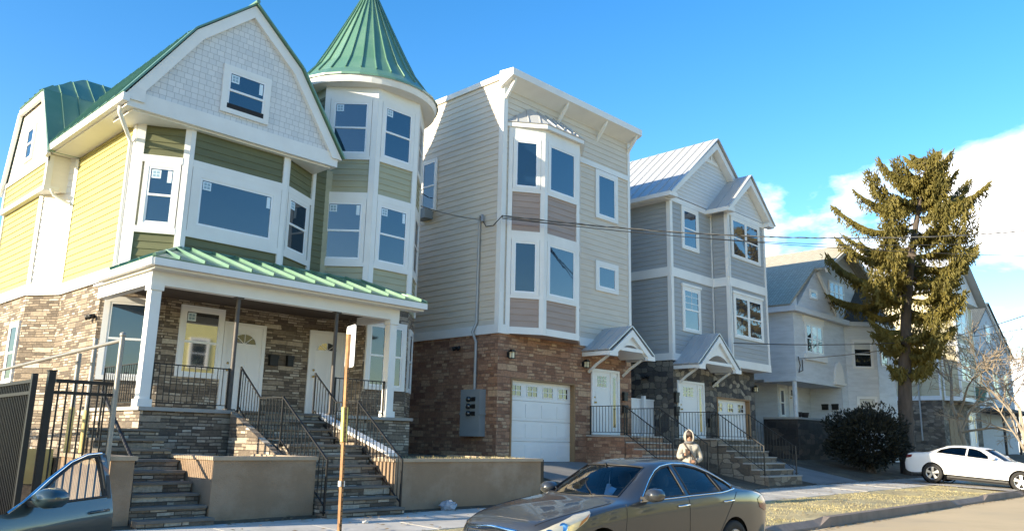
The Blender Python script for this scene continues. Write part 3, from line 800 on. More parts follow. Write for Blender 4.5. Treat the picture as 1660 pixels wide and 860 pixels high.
s = MB(); siding(s, fw, rect(0, fw.L, 5.0, 9.2), .165, .022); fw2 = Fr((11.16, 19.4), (11.16, 17.99))
siding(s, fw2, rect(0, fw2.L, 5.0, 10.7), .165, .022); s.build('recess_siding', 'olive_siding', H1)
c.build('trim_boards', 'white', H1)
window(fCh, .22, fCh.L-.13, 5.98, 7.42, H1, 'dh', .10, sticker=2)
window(fB, .10, fB.L-.11, 5.98, 7.42, H1, 'fixed', .20, sticker=2, label='wide fixed picture window')
window(fCr, .11, fCr.L-.24, 5.98, 7.42, H1, 'dh', .10, glass='glass_dark', sticker=1)
# --- front gable (gambrel outline), shingled
YG = 16.8
gp = [(5.84, 8.42), (10.68, 8.42), (9.46, 10.40), (8.26, 11.44), (7.06, 10.40)]
fG = Fr((0, YG), (20, YG))
g = MB(); g.extrude([(u, YG, z) for u, z in gp], (0, .9, 0)); g.build('gable_wall', 'shingle_white', H1)
c = MB()
fG.box(c, 5.66, 10.84, 8.30, 8.66, -.25, .05)          # base beam
c.box(5.82, 10.70, 16.85, 17.9, 8.26, 8.299)           # soffit over the clipped corners
def rake(pts, w=.20, d0=-.12, d1=.10):
    for (a, b) in zip(pts[:-1], pts[1:]):
        du, dz = b[0]-a[0], b[1]-a[1]; L = hypot(du, dz); nx, nz = dz/L, -du/L
        if nz > 0: nx, nz = -nx, -nz
        fG.prism(c, [a, b, (b[0]+nx*w, b[1]+nz*w), (a[0]+nx*w, a[1]+nz*w)], d0, d1)
RL = [(5.62, 8.46), (6.96, 10.50), (8.26, 11.62)]; RR = [(8.26, 11.62), (9.56, 10.50), (10.88, 8.46)]
out_ = [(5.58, 8.50), (6.93, 10.50), (8.26, 11.66), (9.59, 10.50), (10.94, 8.50)]
inn_ = [(5.86, 8.50), (7.10, 10.33), (8.26, 11.35), (9.42, 10.33), (10.66, 8.50)]
for i in range(4): fG.prism(c, [out_[i], out_[i+1], inn_[i+1], inn_[i]], -.18, .10)
fG.prism(c, [(5.60, 8.44), (6.0, 8.44), (6.0, 8.70), (5.78, 8.74)], -.3, .101)
c.build('gable_trim', 'white', H1)
window(fG, 7.66, 8.86, 8.83, 9.98, H1, 'dh', .14, sticker=2, gap=.12)
# main roof
r = MB()
prof = [(5.56, 8.53), (6.92, 10.52), (8.26, 11.68), (9.60, 10.52), (10.96, 8.53)]
for (a, b) in zip(prof[:-1], prof[1:]):
    if a[1] < b[1]: seam_roof(r, (a[0], 16.66, a[1]), (a[0], 21.25 if a[0] < 6 else 25.4, a[1]), (b[0], 21.25 if a[0] < 6 else 25.4, b[1]), (b[0], 16.66, b[1]), .45)
    else: seam_roof(r, (b[0], 25.4, b[1]), (b[0], 16.62, b[1]), (a[0], 16.62, a[1]), (a[0], 25.4, a[1]), .45)
main = r.build('main_roof', 'green_metal', H1)
rb = MB(); rb.extrude([(x, 17.6, z-.06) for x, z in prof], (0, 3.6, 0)); rb.box(6.9, 10.8, 21.21, 25.2, 8.4, 10.4); rb.build('attic_wall', 'white_siding', H1)
r = MB(); r.tube([(8.26, 16.6, 11.74), (8.26, 25.4, 11.74)], .05, 8); r.build('ridge_cap', 'green_metal', main)
# left eave: gutter, soffit, downpipe
c = MB(); c.box(5.54, 5.68, 16.66, 21.35, 8.36, 8.53); c.box(5.66, 6.24, 16.9, 21.4, 8.33, 8.36)
c.build('eave_gutter', 'white', H1)
downspout([(5.64, 17.05, 8.36), (5.64, 17.05, 8.22), (6.0, 17.5, 7.98), (6.16, 17.68, 7.85), (6.16, 17.68, 5.1)], H1, .045)
# --- rear cross gable with a clipped end
XG = 5.62
cg = MB(); prof2 = [(21.4, 8.3), (22.42, 10.12), (24.32, 10.12), (25.05, 8.1), (25.05, 7.42), (21.4, 7.42)]
cg.extrude([(XG, y, z) for y, z in prof2], (.9, 0, 0)); cg.build('cross_gable_wall', 'white_siding', H1)
fX = Fr((XG, 25.05), (XG, 21.4))
s = MB(); siding(s, fX, rect(.12, 3.53, 7.52, 8.14), .165, .022); s.build('cross_gable_siding', 'yellow_siding', H1)
c = MB(); fX.box(c, -.02, 3.67, 7.40, 7.52, -.3, .05); fX.box(c, -.02, .12, 7.521, 8.14, 0, .04); fX.box(c, 3.53, 3.67, 7.521, 8.3, -.1, .04); fX.box(c, -.02, 3.67, 8.141, 8.26, 0, .045)
for a, b in (((25.15, 8.0), (24.36, 10.22)), ((22.38, 10.22), (21.28, 8.3)), ((24.36, 10.22), (22.38, 10.22))):
    c.bar((5.53, a[0], a[1]-.06), (5.53, b[0], b[1]-.06), .08, .16)
c.build('cross_gable_trim', 'white', H1)
window(fX, 1.45, 2.15, 8.55, 9.55, H1, 'dh', .09)
r = MB()
seam_roof(r, (5.5, 21.2, 8.32), (8.4, 21.2, 8.32), (8.4, 22.4, 10.28), (5.5, 22.4, 10.28), .42)
seam_roof(r, (5.5, 22.4, 10.28), (8.4, 22.4, 10.28), (8.4, 23.36, 11.24), (6.7, 23.36, 11.24), .42)
seam_roof(r, (5.5, 24.34, 10.28), (5.5, 22.4, 10.28), (6.7, 23.36, 11.24), (6.7, 23.36, 11.24), .42)
seam_roof(r, (8.4, 24.34, 10.28), (5.5, 24.34, 10.28), (6.7, 23.36, 11.24), (8.4, 23.36, 11.24), .42)
seam_roof(r, (8.4, 25.2, 8.1), (5.5, 25.2, 8.1), (5.5, 24.34, 10.28), (8.4, 24.34, 10.28), .42)
r.build('cross_gable_roof', 'green_metal', H1)
downspout([(5.72, 21.32, 7.44), (5.80, 21.34, 7.30), (6.14, 21.22, 7.12)], H1, .04)
# --- turret
TX, TY = 12.85, 18.69
TS = 1.4; h = TS/sqrt(2)
oc = [(11.16, 19.39), (11.16, 17.99), (12.15, 17.0), (13.55, 17.0), (14.54, 17.99), (14.54, 19.39)]
t = MB(); wall_core(t, oc+[(13.55, 20.4), (12.15, 20.4)], 4.981, 11.0); tw = t.build('turret_wall', 'sage_siding', H1)
c = MB()
for i in range(1, 4):
    f = Fr(oc[i], oc[i+1])
    p = MB(); siding(p, f, rect(.05, f.L-.05, 5.0, 6.0), .165, .022, 5.0); p.build('siding_panel', 'sage_siding', H1)
    p = MB(); siding(p, f, rect(.05, f.L-.05, 7.98, 8.90), .165, .022, 7.98); p.build('siding_panel', 'sage_siding', H1)
    f.box(c, -.018, .13, 5.0, 10.98, 0, .05); f.box(c, f.L-.13, f.L+.018, 5.0, 10.98, 0, .05)
    f.box(c, .13, f.L-.13, 5.98, 6.10, 0, .055); f.box(c, .13, f.L-.13, 7.80, 7.98, 0, .06)
    f.box(c, .13, f.L-.13, 8.90, 9.0, 0, .055); f.box(c, .13, f.L-.13, 10.62, 10.98, 0, .052)
    window(f, .14, f.L-.14, 6.10, 7.80, H1, 'dh', .10, sticker=2 if i < 3 else 0)
    window(f, .14, f.L-.14, 9.0, 10.62, H1, 'dh', .10, sticker=1 if i < 3 else 0)
c.build('turret_trim', 'white', H1)
c = MB(); seg = 48
prof3 = [(10.96, 1.60), (10.96, 2.02), (10.985, 2.10), (11.12, 2.14), (11.2, 2.16), (11.2, 2.05)]
c.lathe((TX, TY, 0), (0, 0, 1), prof3, seg, smooth=False); c.build('turret_soffit', 'white', H1)
r = MB()
cp = [(11.16, 2.19), (11.22, 2.19), (11.5, 1.88), (12.0, 1.50), (12.6, 1.19), (13.4, .80), (14.2, .42), (14.8, .14), (15.05, .02)]
n = 28
for i in range(len(cp)-1):
    (z0, r0), (z1, r1) = cp[i], cp[i+1]
    for k in range(n):
        a, b = 2*pi*k/n, 2*pi*(k+1)/n
        r.poly([(TX+r0*cos(a), TY+r0*sin(a), z0), (TX+r0*cos(b), TY+r0*sin(b), z0), (TX+r1*cos(b), TY+r1*sin(b), z1), (TX+r1*cos(a), TY+r1*sin(a), z1)])
for k in range(n):
    a = 2*pi*k/n
    pts = [Vector((TX+(q+.012)*cos(a), TY+(q+.012)*sin(a), z+.012)) for z, q in cp[2:]]
    for u, v in zip(pts[:-1], pts[1:]): r.bar(u, v, .026, .05)
r.build('turret_roof', 'green_metal', H1)
# --- porch roof, beams, columns
c = MB()
EZ = 4.80
c.box(5.95, 12.62, 15.10, 15.22, 4.74, 4.88)                      # front gutter
c.box(5.90, 6.02, 15.12, 17.9, 4.742, 4.882)                      # side gutter
c.box(6.02, 12.60, 15.22, 15.52, 4.70, 4.74)                      # soffit
c.box(6.02, 6.3, 15.52, 18.4, 4.70, 4.739)
c.build('porch_gutter', 'white', H1)
c = MB(); c.box(6.10, 12.10, 15.52, 15.72, 4.44, 4.70); c.box(6.10, 6.30, 15.721, 18.3, 4.442, 4.699); c.box(11.9, 12.1, 15.721, 17.0, 4.442, 4.699)
c.build('porch_beam', 'white', H1)
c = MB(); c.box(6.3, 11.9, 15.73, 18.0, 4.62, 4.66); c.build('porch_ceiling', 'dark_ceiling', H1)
r = MB()
seam_roof(r, (5.93, 15.12, 4.87), (12.64, 15.12, 4.87), (12.0, 16.98, 5.52), (7.2, 16.98, 5.52), .50, .075)
seam_roof(r, (5.93, 17.75, 4.87), (5.93, 15.12, 4.87), (7.2, 16.98, 5.52), (7.2, 17.0, 5.52), .50, .06)
r.poly([(12.64, 15.12, 4.88), (12.64, 17.2, 4.88), (12.0, 17.0, 5.52)])
pr_ = r.build('porch_roof', 'green_metal', H1)
r = MB(); r.tube([(5.95, 15.14, 4.93), (7.2, 16.96, 5.575)], .035, 6); r.tube([(7.2, 16.97, 5.575), (12.0, 16.97, 5.575)], .03, 6); r.tube([(12.0, 16.97, 5.575), (12.62, 15.14, 4.93)], .035, 6)
r.build('ridge_cap', 'green_metal', pr_)
for x in (6.22, 11.94):
    m = MB(); a = .10
    m.box(x-a, x+a, 15.52, 15.72, 2.13, 4.44); m.box(x-a-.035, x+a+.035, 15.485, 15.755, 2.131, 2.27); m.box(x-a-.03, x+a+.03, 15.49, 15.75, 4.33, 4.438)
    m.build('porch_column', 'white', H1)
for x in (7.95, 10.36):
    m = MB(); m.tube([(x, 15.6, 2.13), (x, 15.6, 4.44)], .045, 10); m.box(x-.09, x+.09, 15.51, 15.69, 2.131, 2.16); m.box(x-.08, x+.08, 15.52, 15.68, 4.41, 4.439)
    m.build('porch_post', 'dark_post', H1)
railing([(6.36, 15.6, 2.13), (7.88, 15.6, 2.13)], .82, H1, 'porch_railing')
railing([(10.44, 15.6, 2.13), (11.8, 15.6, 2.13)], .82, H1, 'porch_railing')
railing([(6.2, 15.8, 2.13), (6.2, 17.6, 2.13)], .82, H1, 'porch_railing')
# doors and windows on the porch
fD = Fr((7.46, 18.0), (11.0, 18.0)); fD2 = Fr((11.0, 18.0), (12.15, 17.72)); fCL = Fr((6.24, 18.55), (7.46, 18.0)); fTB = Fr((12.15, 17.0), (13.55, 17.0)); fTC = Fr((13.55, 17.0), (14.54, 17.99))
window(fCL, .10, fCL.L-.14, 2.75, 4.56, H1, 'dh', .12)
window(fD, .34, 1.39, 2.9, 4.52, H1, 'dh', .10, sticker=1, tmat='vinyl', glass='glass_porch')
entry_door(fD, 1.40, 2.48, 2.13, 4.26, H1, 'fan')
entry_door(fD2, .16, 1.12, 2.13, 4.30, H1, 'fan')
window(fTB, .05, 1.34, 2.85, 4.62, H1, 'pair', .12, glass='glass_dark')
window(fTC, .25, 1.05, 2.85, 4.55, H1, 'dh', .10, glass='glass_dark')
mailbox(fD, 2.62, 3.32, H1, .22, .24); mailbox(fD, 3.1, 3.34, H1, .16, .24)
flood_light((6.24, 18.75, 4.12), (-1, 0, 0), H1)
fS1 = Fr((6.24, 21.2), (6.24, 18.55))
window(fRear, 2.35, 3.1, 2.75, 4.25, H1, 'dh', .09, glass='glass_dark')
# ================================================================= the beige flat-topped house
H2 = thing('beige_house', 'three storey beige house with flat cornice, red stone base and white garage door', 'house', (19.4, 20, 1.0))
X0, X1, YF, YB_ = 16.2, 22.6, 16.2, 28.0
c = MB(); c.box(X0, X1, YF, YB_, .2, 4.66); 
# the garage opening is cut by building the front as piers
c = MB()
c.box(X0, 16.74, YF, YB_, .2, 4.66); c.box(16.741, 19.62, YF+.25, YB_, .2, 4.659); c.box(19.621, X1, YF, YB_, .2, 4.66); c.box(16.741, 19.62, YF, YF+.249, 3.42, 4.658)
c.build('stone_wall', 'red_stone', H2)
c = MB(); c.box(X0+.03, X1-.03, YF+.03, YB_-.03, 4.661, 12.5); c.build('upper_wall', 'beige_siding', H2)
f = Fr((X0, YF), (X1, YF)); fs = Fr((X0, YB_), (X0, YF))
s = MB(); siding(s, f, rect(.12, 6.28, 4.9, 12.3), .185, .024); siding(s, fs, rect(0, fs.L-.12, 4.9, 12.45), .185, .024)
s.build('siding', 'beige_siding', H2)
c = MB()
f.box(c, 0, .13, 4.66, 12.4, -.02, .045); f.box(c, 6.27, 6.4, 4.66, 12.4, -.02, .045); fs.box(c, fs.L-.14, fs.L+.043, 4.66, 12.45, -.02, .044)
fs.box(c, 0, fs.L+.05, 4.64, 4.90, -.02, .06); f.box(c, .0, .4, 4.64, 4.90, -.02, .062); f.box(c, 3.6, 6.4, 4.64, 4.90, -.02, .062)
f.box(c, 3.6, 6.27, 10.74, 10.92, 0, .05)
fs.box(c, 0, fs.L, 12.45, 12.62, -.3, .07)
c.build('trim_boards', 'white', H2)
# cornice: sloping soffit box with brackets
c = MB()
pf = [(YF+.05, 12.12), (15.72, 12.36), (15.68, 12.38), (15.68, 12.60), (YF+.05, 12.66)]
c.extrude([(X0-.16, y, z) for y, z in pf], (X1-X0+.26, 0, 0)); c.build('cornice', 'white', H2)
for x in (16.25, 18.7, 20.75, 22.5):
    m = MB(); m.extrude([(x-.04, 16.2, 11.72), (x-.04, 16.2, 11.86), (x-.04, 15.80, 12.34), (x-.04, 15.74, 12.35), (x-.04, 15.82, 12.18)], (.08, 0, 0)); m.build('cornice_bracket', 'white', H2)
# bay window
bp = [(16.46, 16.2), (17.40, 15.6), (19.02, 15.6), (19.80, 16.2)]
b = MB(); wall_core(b, bp+[(19.8, 16.35), (16.46, 16.35)], 4.66, 11.1); b.build('bay_wall', 'mauve_siding', H2)
c = MB()
for i in range(3):
    q = Fr(bp[i], bp[i+1])
    p = MB(); siding(p, q, rect(.04, q.L-.04, 4.86, 5.72), .185, .022, 4.86); p.build('siding_panel', 'mauve_siding', H2)
    p = MB(); siding(p, q, rect(.04, q.L-.04, 7.72, 8.92), .185, .022, 7.72); p.build('siding_panel', 'mauve_siding', H2)
    q.box(c, -.012, .12, 4.66, 11.08, 0, .045); q.box(c, q.L-.12, q.L+.012, 4.66, 11.08, 0, .045)
    q.box(c, .12, q.L-.12, 4.66, 4.86, 0, .05); q.box(c, .12, q.L-.12, 5.70, 5.80, 0, .05); q.box(c, .12, q.L-.12, 7.48, 7.72, 0, .05)
    q.box(c, .12, q.L-.12, 8.92, 9.02, 0, .05); q.box(c, .12, q.L-.12, 10.62, 11.08, 0, .048)
    if i < 2:
        window(q, .13, q.L-.13, 5.80, 7.48, H2, 'fixed', .09); window(q, .13, q.L-.13, 9.02, 10.62, H2, 'fixed', .09)
c.build('bay_trim', 'white', H2)
r = MB(); e = [(16.30, 16.22, 11.08), (17.33, 15.42, 11.08), (19.10, 15.42, 11.08), (19.98, 16.22, 11.08)]; a1, a2 = (17.35, 16.22, 11.8), (19.0, 16.22, 11.8)
seam_roof(r, e[0], e[1], a1, a1, .36); seam_roof(r, e[1], e[2], a2, a1, .36); seam_roof(r, e[2], e[3], a2, a2, .36)
br = r.build('bay_roof', 'grey_metal', H2)
c = MB(); c.extrude([(x, y, 10.96) for x, y, z in e], (0, 0, .14)); c.build('bay_fascia', 'white', br)
# side windows on the right of the bay
window(f, 4.43, 5.67, 9.02, 10.72, H2, 'fixed', .15); window(f, 4.43, 5.67, 6.54, 7.55, H2, 'fixed', .16)
window(fs, fs.L-3.75, fs.L-2.95, 8.8, 10.6, H2, 'dh', .09, glass='glass_dark')
# garage, door
garage_door(f, .57, 3.38, 1.06, 3.38, H2, recess=-.16)
c = MB(); f.box(c, .545, .60, 1.0, 3.41, -.2, .02); f.box(c, 3.38, 3.425, 1.0, 3.41, -.2, .02); f.box(c, .60, 3.38, 3.375, 3.415, -.2, .02); c.build('garage_frame', 'wood_brown', H2)
entry_door(f, 4.22, 5.68, 1.90, 3.97, H2, 'glazed', side=True)
mailbox(f, 5.88, 3.02, H2, .19, .26); mailbox(f, 5.88, 2.62, H2, .19, .24)
wall_lantern((16.62, 16.2, 4.06), (0, -1, 0), H2); wall_lantern((20.02, 16.2, 4.06), (0, -1, 0), H2)
flood_light((16.2, 17.85, 4.32), (-1, 0, 0), H2)
# electric service: weatherhead, conduit and meter bank on the side wall
m = MB(); m.tube([(16.02, 16.82, 8.0), (16.06, 16.86, 8.2), (16.11, 16.98, 8.22), (16.13, 17.05, 8.05), (16.13, 17.05, 5.0), (16.04, 17.12, 4.72), (16.13, 17.05, 4.45), (16.13, 17.05, 3.05)], .045, 8)
m.build('service_conduit', 'conduit', H2)
m = MB(); m.tube([(16.02, 16.80, 8.02), (15.98, 16.6, 7.80), (15.98, 16.3, 7.78), (16.02, 15.98, 8.03)], .014, 6); m.bar((16.2, 16.16, 8.05), (16.02, 15.98, 8.03), .03); m.build('service_drop_loop', 'black_metal', H2)
m = MB(); fs.box(m, fs.L-1.24, fs.L-.45, 1.75, 3.06, 0, .24); fs.box(m, fs.L-1.27, fs.L-.42, 2.35, 2.40, 0, .245)
mb_ = m.build('meter_bank', 'meter_grey', H2)
for k in range(3):
    m = MB(); z = 2.78-k*.2; u = fs.L-.86
    m.lathe(fs.p(u, z, .24), (fs.nx, fs.ny, 0), [(0, .075), (.03, .08), (.09, .075), (.11, .05), (.11, 0)], 14); m.build('electric_meter', 'glass_dark', mb_)
    m = MB(); fs.box(m, u+.10, u+.24, z-.06, z+.06, .24, .27); m.build('breaker_switch', 'black_metal', mb_)
# door canopy
def canopy(house, f, u0, u1, ze, za, out, roofmat, gablemat='white'):
    um = (u0+u1)/2; r = MB()
    P = f.p
    seam_roof(r, P(u0, ze, 0), P(u0, ze, out), P(um, za, out), P(um, za, 0), .32, .03)
    seam_roof(r, P(u1, ze, out), P(u1, ze, 0), P(um, za, 0), P(um, za, out), .32, .03)
    rr = r.build('canopy_roof', roofmat, house)
    c = MB()
    k = .13
    f.prism(c, [(u0+.05, ze-.10), (um, za-.10), (u1-.05, ze-.10), (u1-.05-.28, ze-.10), (um, za-.32), (u0+.05+.28, ze-.10)], out-.07, out+.01)
    f.box(c, u0+.0, u0+.42, ze-.16, ze-.02, out-.10, out+.02); f.box(c, u1-.42, u1, ze-.16, ze-.02, out-.10, out+.02)
    f.box(c, u0+.02, u0+.10, ze-.14, ze-.015, 0, out-.10); f.box(c, u1-.10, u1-.02, ze-.14, ze-.015, 0, out-.10)
    f.box(c, u0+.42, u1-.42, ze+.05, ze+.16, out-.08, out-.02)
    n = 10
    pts = [(u0+.4+(u1-u0-.8)*i/n, ze-.10+(za-ze)*.42*sin(pi*i/n)) for i in range(n+1)]
    for a, b in zip(pts[:-1], pts[1:]):   # vaulted underside
        c.extrude([P(a[0], a[1], 0), P(b[0], b[1], 0), P(b[0], b[1]+.02, 0), P(a[0], a[1]+.02, 0)], f.p(0, 0, out-.09)-f.p(0, 0, 0))
    f.prism(c, pts+[(u1-.2, ze+.0), (um, za-.15), (u0+.2, ze+.0)], out-.12, out-.081)
    for u in (u0+.32, u1-.32):
        a, b = P(u, ze-.12, out*.75), P(u, ze-.62, .03); mid = P(u, ze-.40, out*.30)
        c.bar(a, mid, .06, .07); c.bar(mid, b, .06, .07)
    c.build('canopy_frame', 'white', rr)
canopy(H2, f, 3.75, 6.2, 4.45, 5.3, 1.1, 'grey_metal')
# a satellite bracket and little air conditioner on the side window
m = MB(); fs.box(m, fs.L-3.6, fs.L-3.1, 8.55, 8.86, 0, .35); m.build('window_air_conditioner', 'meter_grey', H2); m = MB(); m.tube([fs.p(fs.L-3.3, 9.3, .05), fs.p(fs.L-3.2, 9.35, .5), fs.p(fs.L-3.0, 9.42, .55)], .014, 6); m.build('antenna_arm', 'black_metal', H2)

# ================================================================= the grey gabled house
H3 = thing('grey_gable_house', 'grey house with white bands, two pointed front gables and a silver metal roof', 'house', (27.9, 20, 1.0))
A0, A1, BF = 24.87, 30.9, 15.3
c = MB(); c.box(A0, 27.86, 16, 27, .2, 4.6); c.box(30.44, A1, 16, 27, .2, 4.6); c.box(27.861, 30.439, 16.25, 27, .2, 4.599); c.box(27.861, 30.439, 16, 16.249, 3.46, 4.598); c.build('stone_wall', 'dark_stone', H3)
c = MB(); c.box(A0+.03, A1-.03, 16.03, 27, 4.601, 10.75); c.box(27.88, A1-.03, BF+.03, 16.2, 4.602, 10.75); c.build('upper_wall', 'grey_siding', H3)
f = Fr((A0, 16), (27.85, 16)); fs3 = Fr((A0, 27), (A0, 16)); fbs = Fr((27.85, 16), (27.85, BF)); fb = Fr((27.85, BF), (A1, BF))
s = MB(); c = MB()
for q, L in ((f, f.L), (fs3, fs3.L), (fbs, fbs.L), (fb, fb.L)):
    siding(s, q, rect(.06, L-.02, 4.85, 7.68), .175, .022, 4.85); siding(s, q, rect(.06, L-.02, 8.02, 10.72), .175, .022, 8.02)
    q.box(c, -.03 if q is f else 0, L+.0, 7.68, 8.02, -.02, .05)
    q.box(c, 0, L+.03, 4.60, 4.85, -.02, .055)
s.build('siding', 'grey_siding', H3)
for q, a, b in ((f, 0, .12), (fs3, fs3.L-.12, fs3.L+.047), (fbs, fbs.L-.10, fbs.L+.046), (fb, 0, .11), (fb, fb.L-.11, fb.L), (f, f.L-.08, f.L-.02)):
    q.box(c, a, b, 4.851, 7.679, -.02, .046); q.box(c, a, b, 8.021, 10.72, -.02, .046)
f.box(c, .12, f.L, 10.55, 10.75, 0, .05); fb.box(c, .11, fb.L-.11, 10.55, 10.75, 0, .05)
c.box(27.80, A1+.05, BF-.05, 16.0, 4.56, 4.599)
c.build('trim_boards', 'white', H3)
w3 = window(f, .76, 1.96, 8.86, 10.54, H3, 'dh', .14, head=0); window(f, .70, 1.95, 5.72, 7.42, H3, 'dh', .12, head=.10, grid=(2, 3))
window(fb, .26, 2.60, 8.86, 10.54, H3, 'pair', .12); window(fb, .24, 2.58, 5.70, 7.42, H3, 'pair', .12, head=.10)
# gables
def gable(house, f, u0, u1, ze, za, d, wallmat, name='gable_wall', thick=.5, inset=.28, apex=.55):
    um = (u0+u1)/2; g = MB()
    siding(g, f, [(u0+inset, ze), (u1-inset, ze), (um, za-.30)], .15, .02)
    f.prism(g, [(u0+inset, ze), (u1-inset, ze), (um, za-.30)], -thick, 0); g.build(name, wallmat, house)
    c = MB(); k = (za-ze)/(um-u0); w = .24
    f.prism(c, [(u0, ze-.08), (um, za-.08), (um, za-.08-w*1.25), (u0+w*.9, ze-.08-.02)], 0.02, d); f.prism(c, [(um, za-.08), (u1, ze-.08), (u1-w*.9, ze-.10), (um, za-.08-w*1.25)], .02, d)
    f.box(c, u0-.02, u0+.46, ze-.18, ze-.02, .02, d+.004); f.box(c, u1-.46, u1+.02, ze-.18, ze-.02, .02, d+.004)
    f.prism(c, [(um-.62*apex/k*1.35, za-.1-apex*1.55), (um+.62*apex/k*1.35, za-.1-apex*1.55), (um+.52*apex/k*1.3, za-.1-apex*1.3), (um-.52*apex/k*1.3, za-.1-apex*1.3)], .0, .05)
    f.box(c, um-.045, um+.045, za-.1-apex*1.3, za-.35, 0, .05)
    c.build('gable_trim', 'white', house)
fg = Fr((24.4, 15.95), (31.4, 15.95))
gable(H3, fg, 0, 7.0, 10.78, 13.72, .32, 'palegrey_siding')
fbg = Fr((27.48, BF-.02), (31.25, BF-.02))
gable(H3, fbg, 0, 3.77, 10.78, 12.42, .30, 'palegrey_siding', thick=.6, apex=.35)
r = MB()
seam_roof(r, (24.35, 27.2, 10.68), (24.35, 15.55, 10.68), (27.9, 15.55, 13.75), (27.9, 27.2, 13.75), .44)
seam_roof(r, (31.45, 15.55, 10.68), (31.45, 27.2, 10.68), (27.9, 27.2, 13.75), (27.9, 15.55, 13.75), .44)
r.build('main_roof', 'grey_metal', H3)
r = MB(); m_ = 29.365
seam_roof(r, (27.44, 16.4, 10.68), (27.44, 14.92, 10.68), (m_, 14.92, 12.44), (m_, 17.6, 12.44), .44)
seam_roof(r, (31.29, 14.92, 10.68), (31.29, 16.4, 10.68), (m_, 17.6, 12.44), (m_, 14.92, 12.44), .44)
r.build('bay_roof', 'grey_metal', H3)
c = MB(); c.box(24.28, 24.40, 15.58, 27.2, 10.56, 10.72); c.box(24.40, 24.86, 15.9, 27.2, 10.54, 10.57); c.box(27.38, 27.5, 14.96, 16.0, 10.56, 10.715); c.build('eave_gutter', 'white', H3)
downspout([(24.36, 17.9, 10.5), (24.5, 17.9, 10.35), (24.80, 17.9, 10.15), (24.80, 17.9, 2.2)], H3, .045)
canopy(H3, Fr((A0, 16), (A1, 16)), .02, 3.0, 4.42, 5.62, 1.05, 'grey_metal')
fd3 = Fr((A0, 16), (A1, 16))
entry_door(fd3, .24, 2.02, 1.88, 3.90, H3, 'glazed', side=True)
garage_door(fd3, 3.02, 5.50, .95, 3.40, H3, recess=-.16, lights=3)
c = MB(); fd3.box(c, 2.995, 3.05, .9, 3.45, -.2, .02); fd3.box(c, 5.50, 5.565, .9, 3.45, -.2, .02); fd3.box(c, 3.05, 5.5, 3.395, 3.455, -.2, .02); c.build('garage_frame', 'wood_brown', H3)
mailbox(fd3, .02, 3.10, H3, .2, .34); mailbox(fd3, .02, 2.64, H3, .2, .3)
wall_lantern((27.62, 16, 3.9), (0, -1, 0), H3); wall_lantern((30.75, 16, 3.9), (0, -1, 0), H3)
flood_light((24.87, 17.1, 4.05), (-1, 0, 0), H3)
mailbox(fd3, 2.3, 2.3, H3, .18, .3)
# ================================================================= the old grey house beside the spruce
H4 = thing('old_grey_house', 'weathered pale grey old house with recessed porch and slate roofs left of the spruce', 'house', (40, 18, 1.1))
fr = Fr((34.75, 16), (40.5, 16)); fsd = Fr((34.75, 30), (34.75, 16)); fd1 = Fr((40.5, 16), (41.6, 14.9)); fd2_ = Fr((41.6, 14.9), (44.0, 14.9)); fd3_ = Fr((44.0, 14.9), (45.1, 16))
c = MB(); wall_core(c, [(34.75, 16), (40.5, 16), (41.6, 14.9), (44.0, 14.9), (45.1, 16), (45.1, 30), (34.75, 30)], 4.62, 7.7)
wall_core(c, [(36.2, 17.6), (39.75, 17.6), (39.75, 16.02), (40.5, 16.02), (41.6, 14.92), (44.0, 14.92), (45.1, 16.02), (45.1, 30), (36.2, 30)], 1.0, 4.618)
c.build('wall', 'old_siding', H4)
s = MB()
siding(s, fr, rect(0, fr.L, 4.64, 7.62), .12, .018); siding(s, fsd, rect(0, fsd.L, 4.64, 7.62), .12, .018)
for q in (fd1, fd2_, fd3_): siding(s, q, rect(0, q.L, 2.0, 7.62), .12, .018)
siding(s, Fr((36.2, 17.6), (39.75, 17.6)), rect(0, 3.55, 2.95, 4.6), .12, .018)
siding(s, Fr((39.75, 16.0), (40.5, 16.0)), rect(0, .75, 2.0, 4.62), .12, .018)
siding(s, Fr((39.75, 17.6), (39.75, 16)), rect(0, 1.6, 2.9, 4.6), .12, .018)
siding(s, Fr((36.2, 30), (36.2, 17.6)), rect(0, 12.4, 1.5, 4.6), .12, .018)
s.build('siding', 'old_siding', H4)
c = MB(); c.box(34.7, 39.74, 16.0, 17.6, .8, 2.84); c.build('porch_base', 'old_stone', H4)
c = MB(); c.box(34.68, 39.745, 15.96, 17.6, 2.845, 2.93); c.build('porch_floor', 'concrete', H4)
c = MB(); fr.box(c, -.05, 5.0, 4.5, 4.64, -1.5, .03); c.tube([(34.86, 16.12, 2.93), (34.86, 16.12, 4.5)], .10, 12)
fr.box(c, -.285, fr.L+.1, 7.62, 7.86, -.1, .30); fsd.box(c, 0, fsd.L+.29, 7.621, 7.859, -.1, .30)
for q in (fd1, fd2_, fd3_): q.box(c, -.05, q.L+.05, 7.60, 7.82, -.1, .20)
for q, a in ((fr, 0), (fd1, 0), (fd2_, 0), (fd2_, 2.3)): q.box(c, a, a+.1, 4.66, 7.6, 0, .03)
c.build('trim_boards', 'old_siding', H4)
W4 = lambda *a, **k: window(*a, glass=k.pop('glass', 'glass_dark'), **k)
w4 = window(fr, 1.2, 3.1, 5.85, 7.3, H4, 'triple', .1, glass='glass_dark'); blind(w4, fr, 1.92, 2.38, 6.75, 7.14, .052)
w4 = window(fd1, .32, 1.38, 5.5, 6.95, H4, 'dh', .09, glass='glass_dark'); blind(w4, fd1, .46, 1.24, 6.45, 6.81, .042); window(fd2_, .5, 1.5, 5.7, 7.1, H4, 'dh', .09, glass='glass_dark'); w4 = window(fd1, .40, 1.42, 3.0, 4.15, H4, 'dh', .09, glass='glass_dark'); blind(w4, fd1, .54, 1.28, 3.2, 4.0, .042)
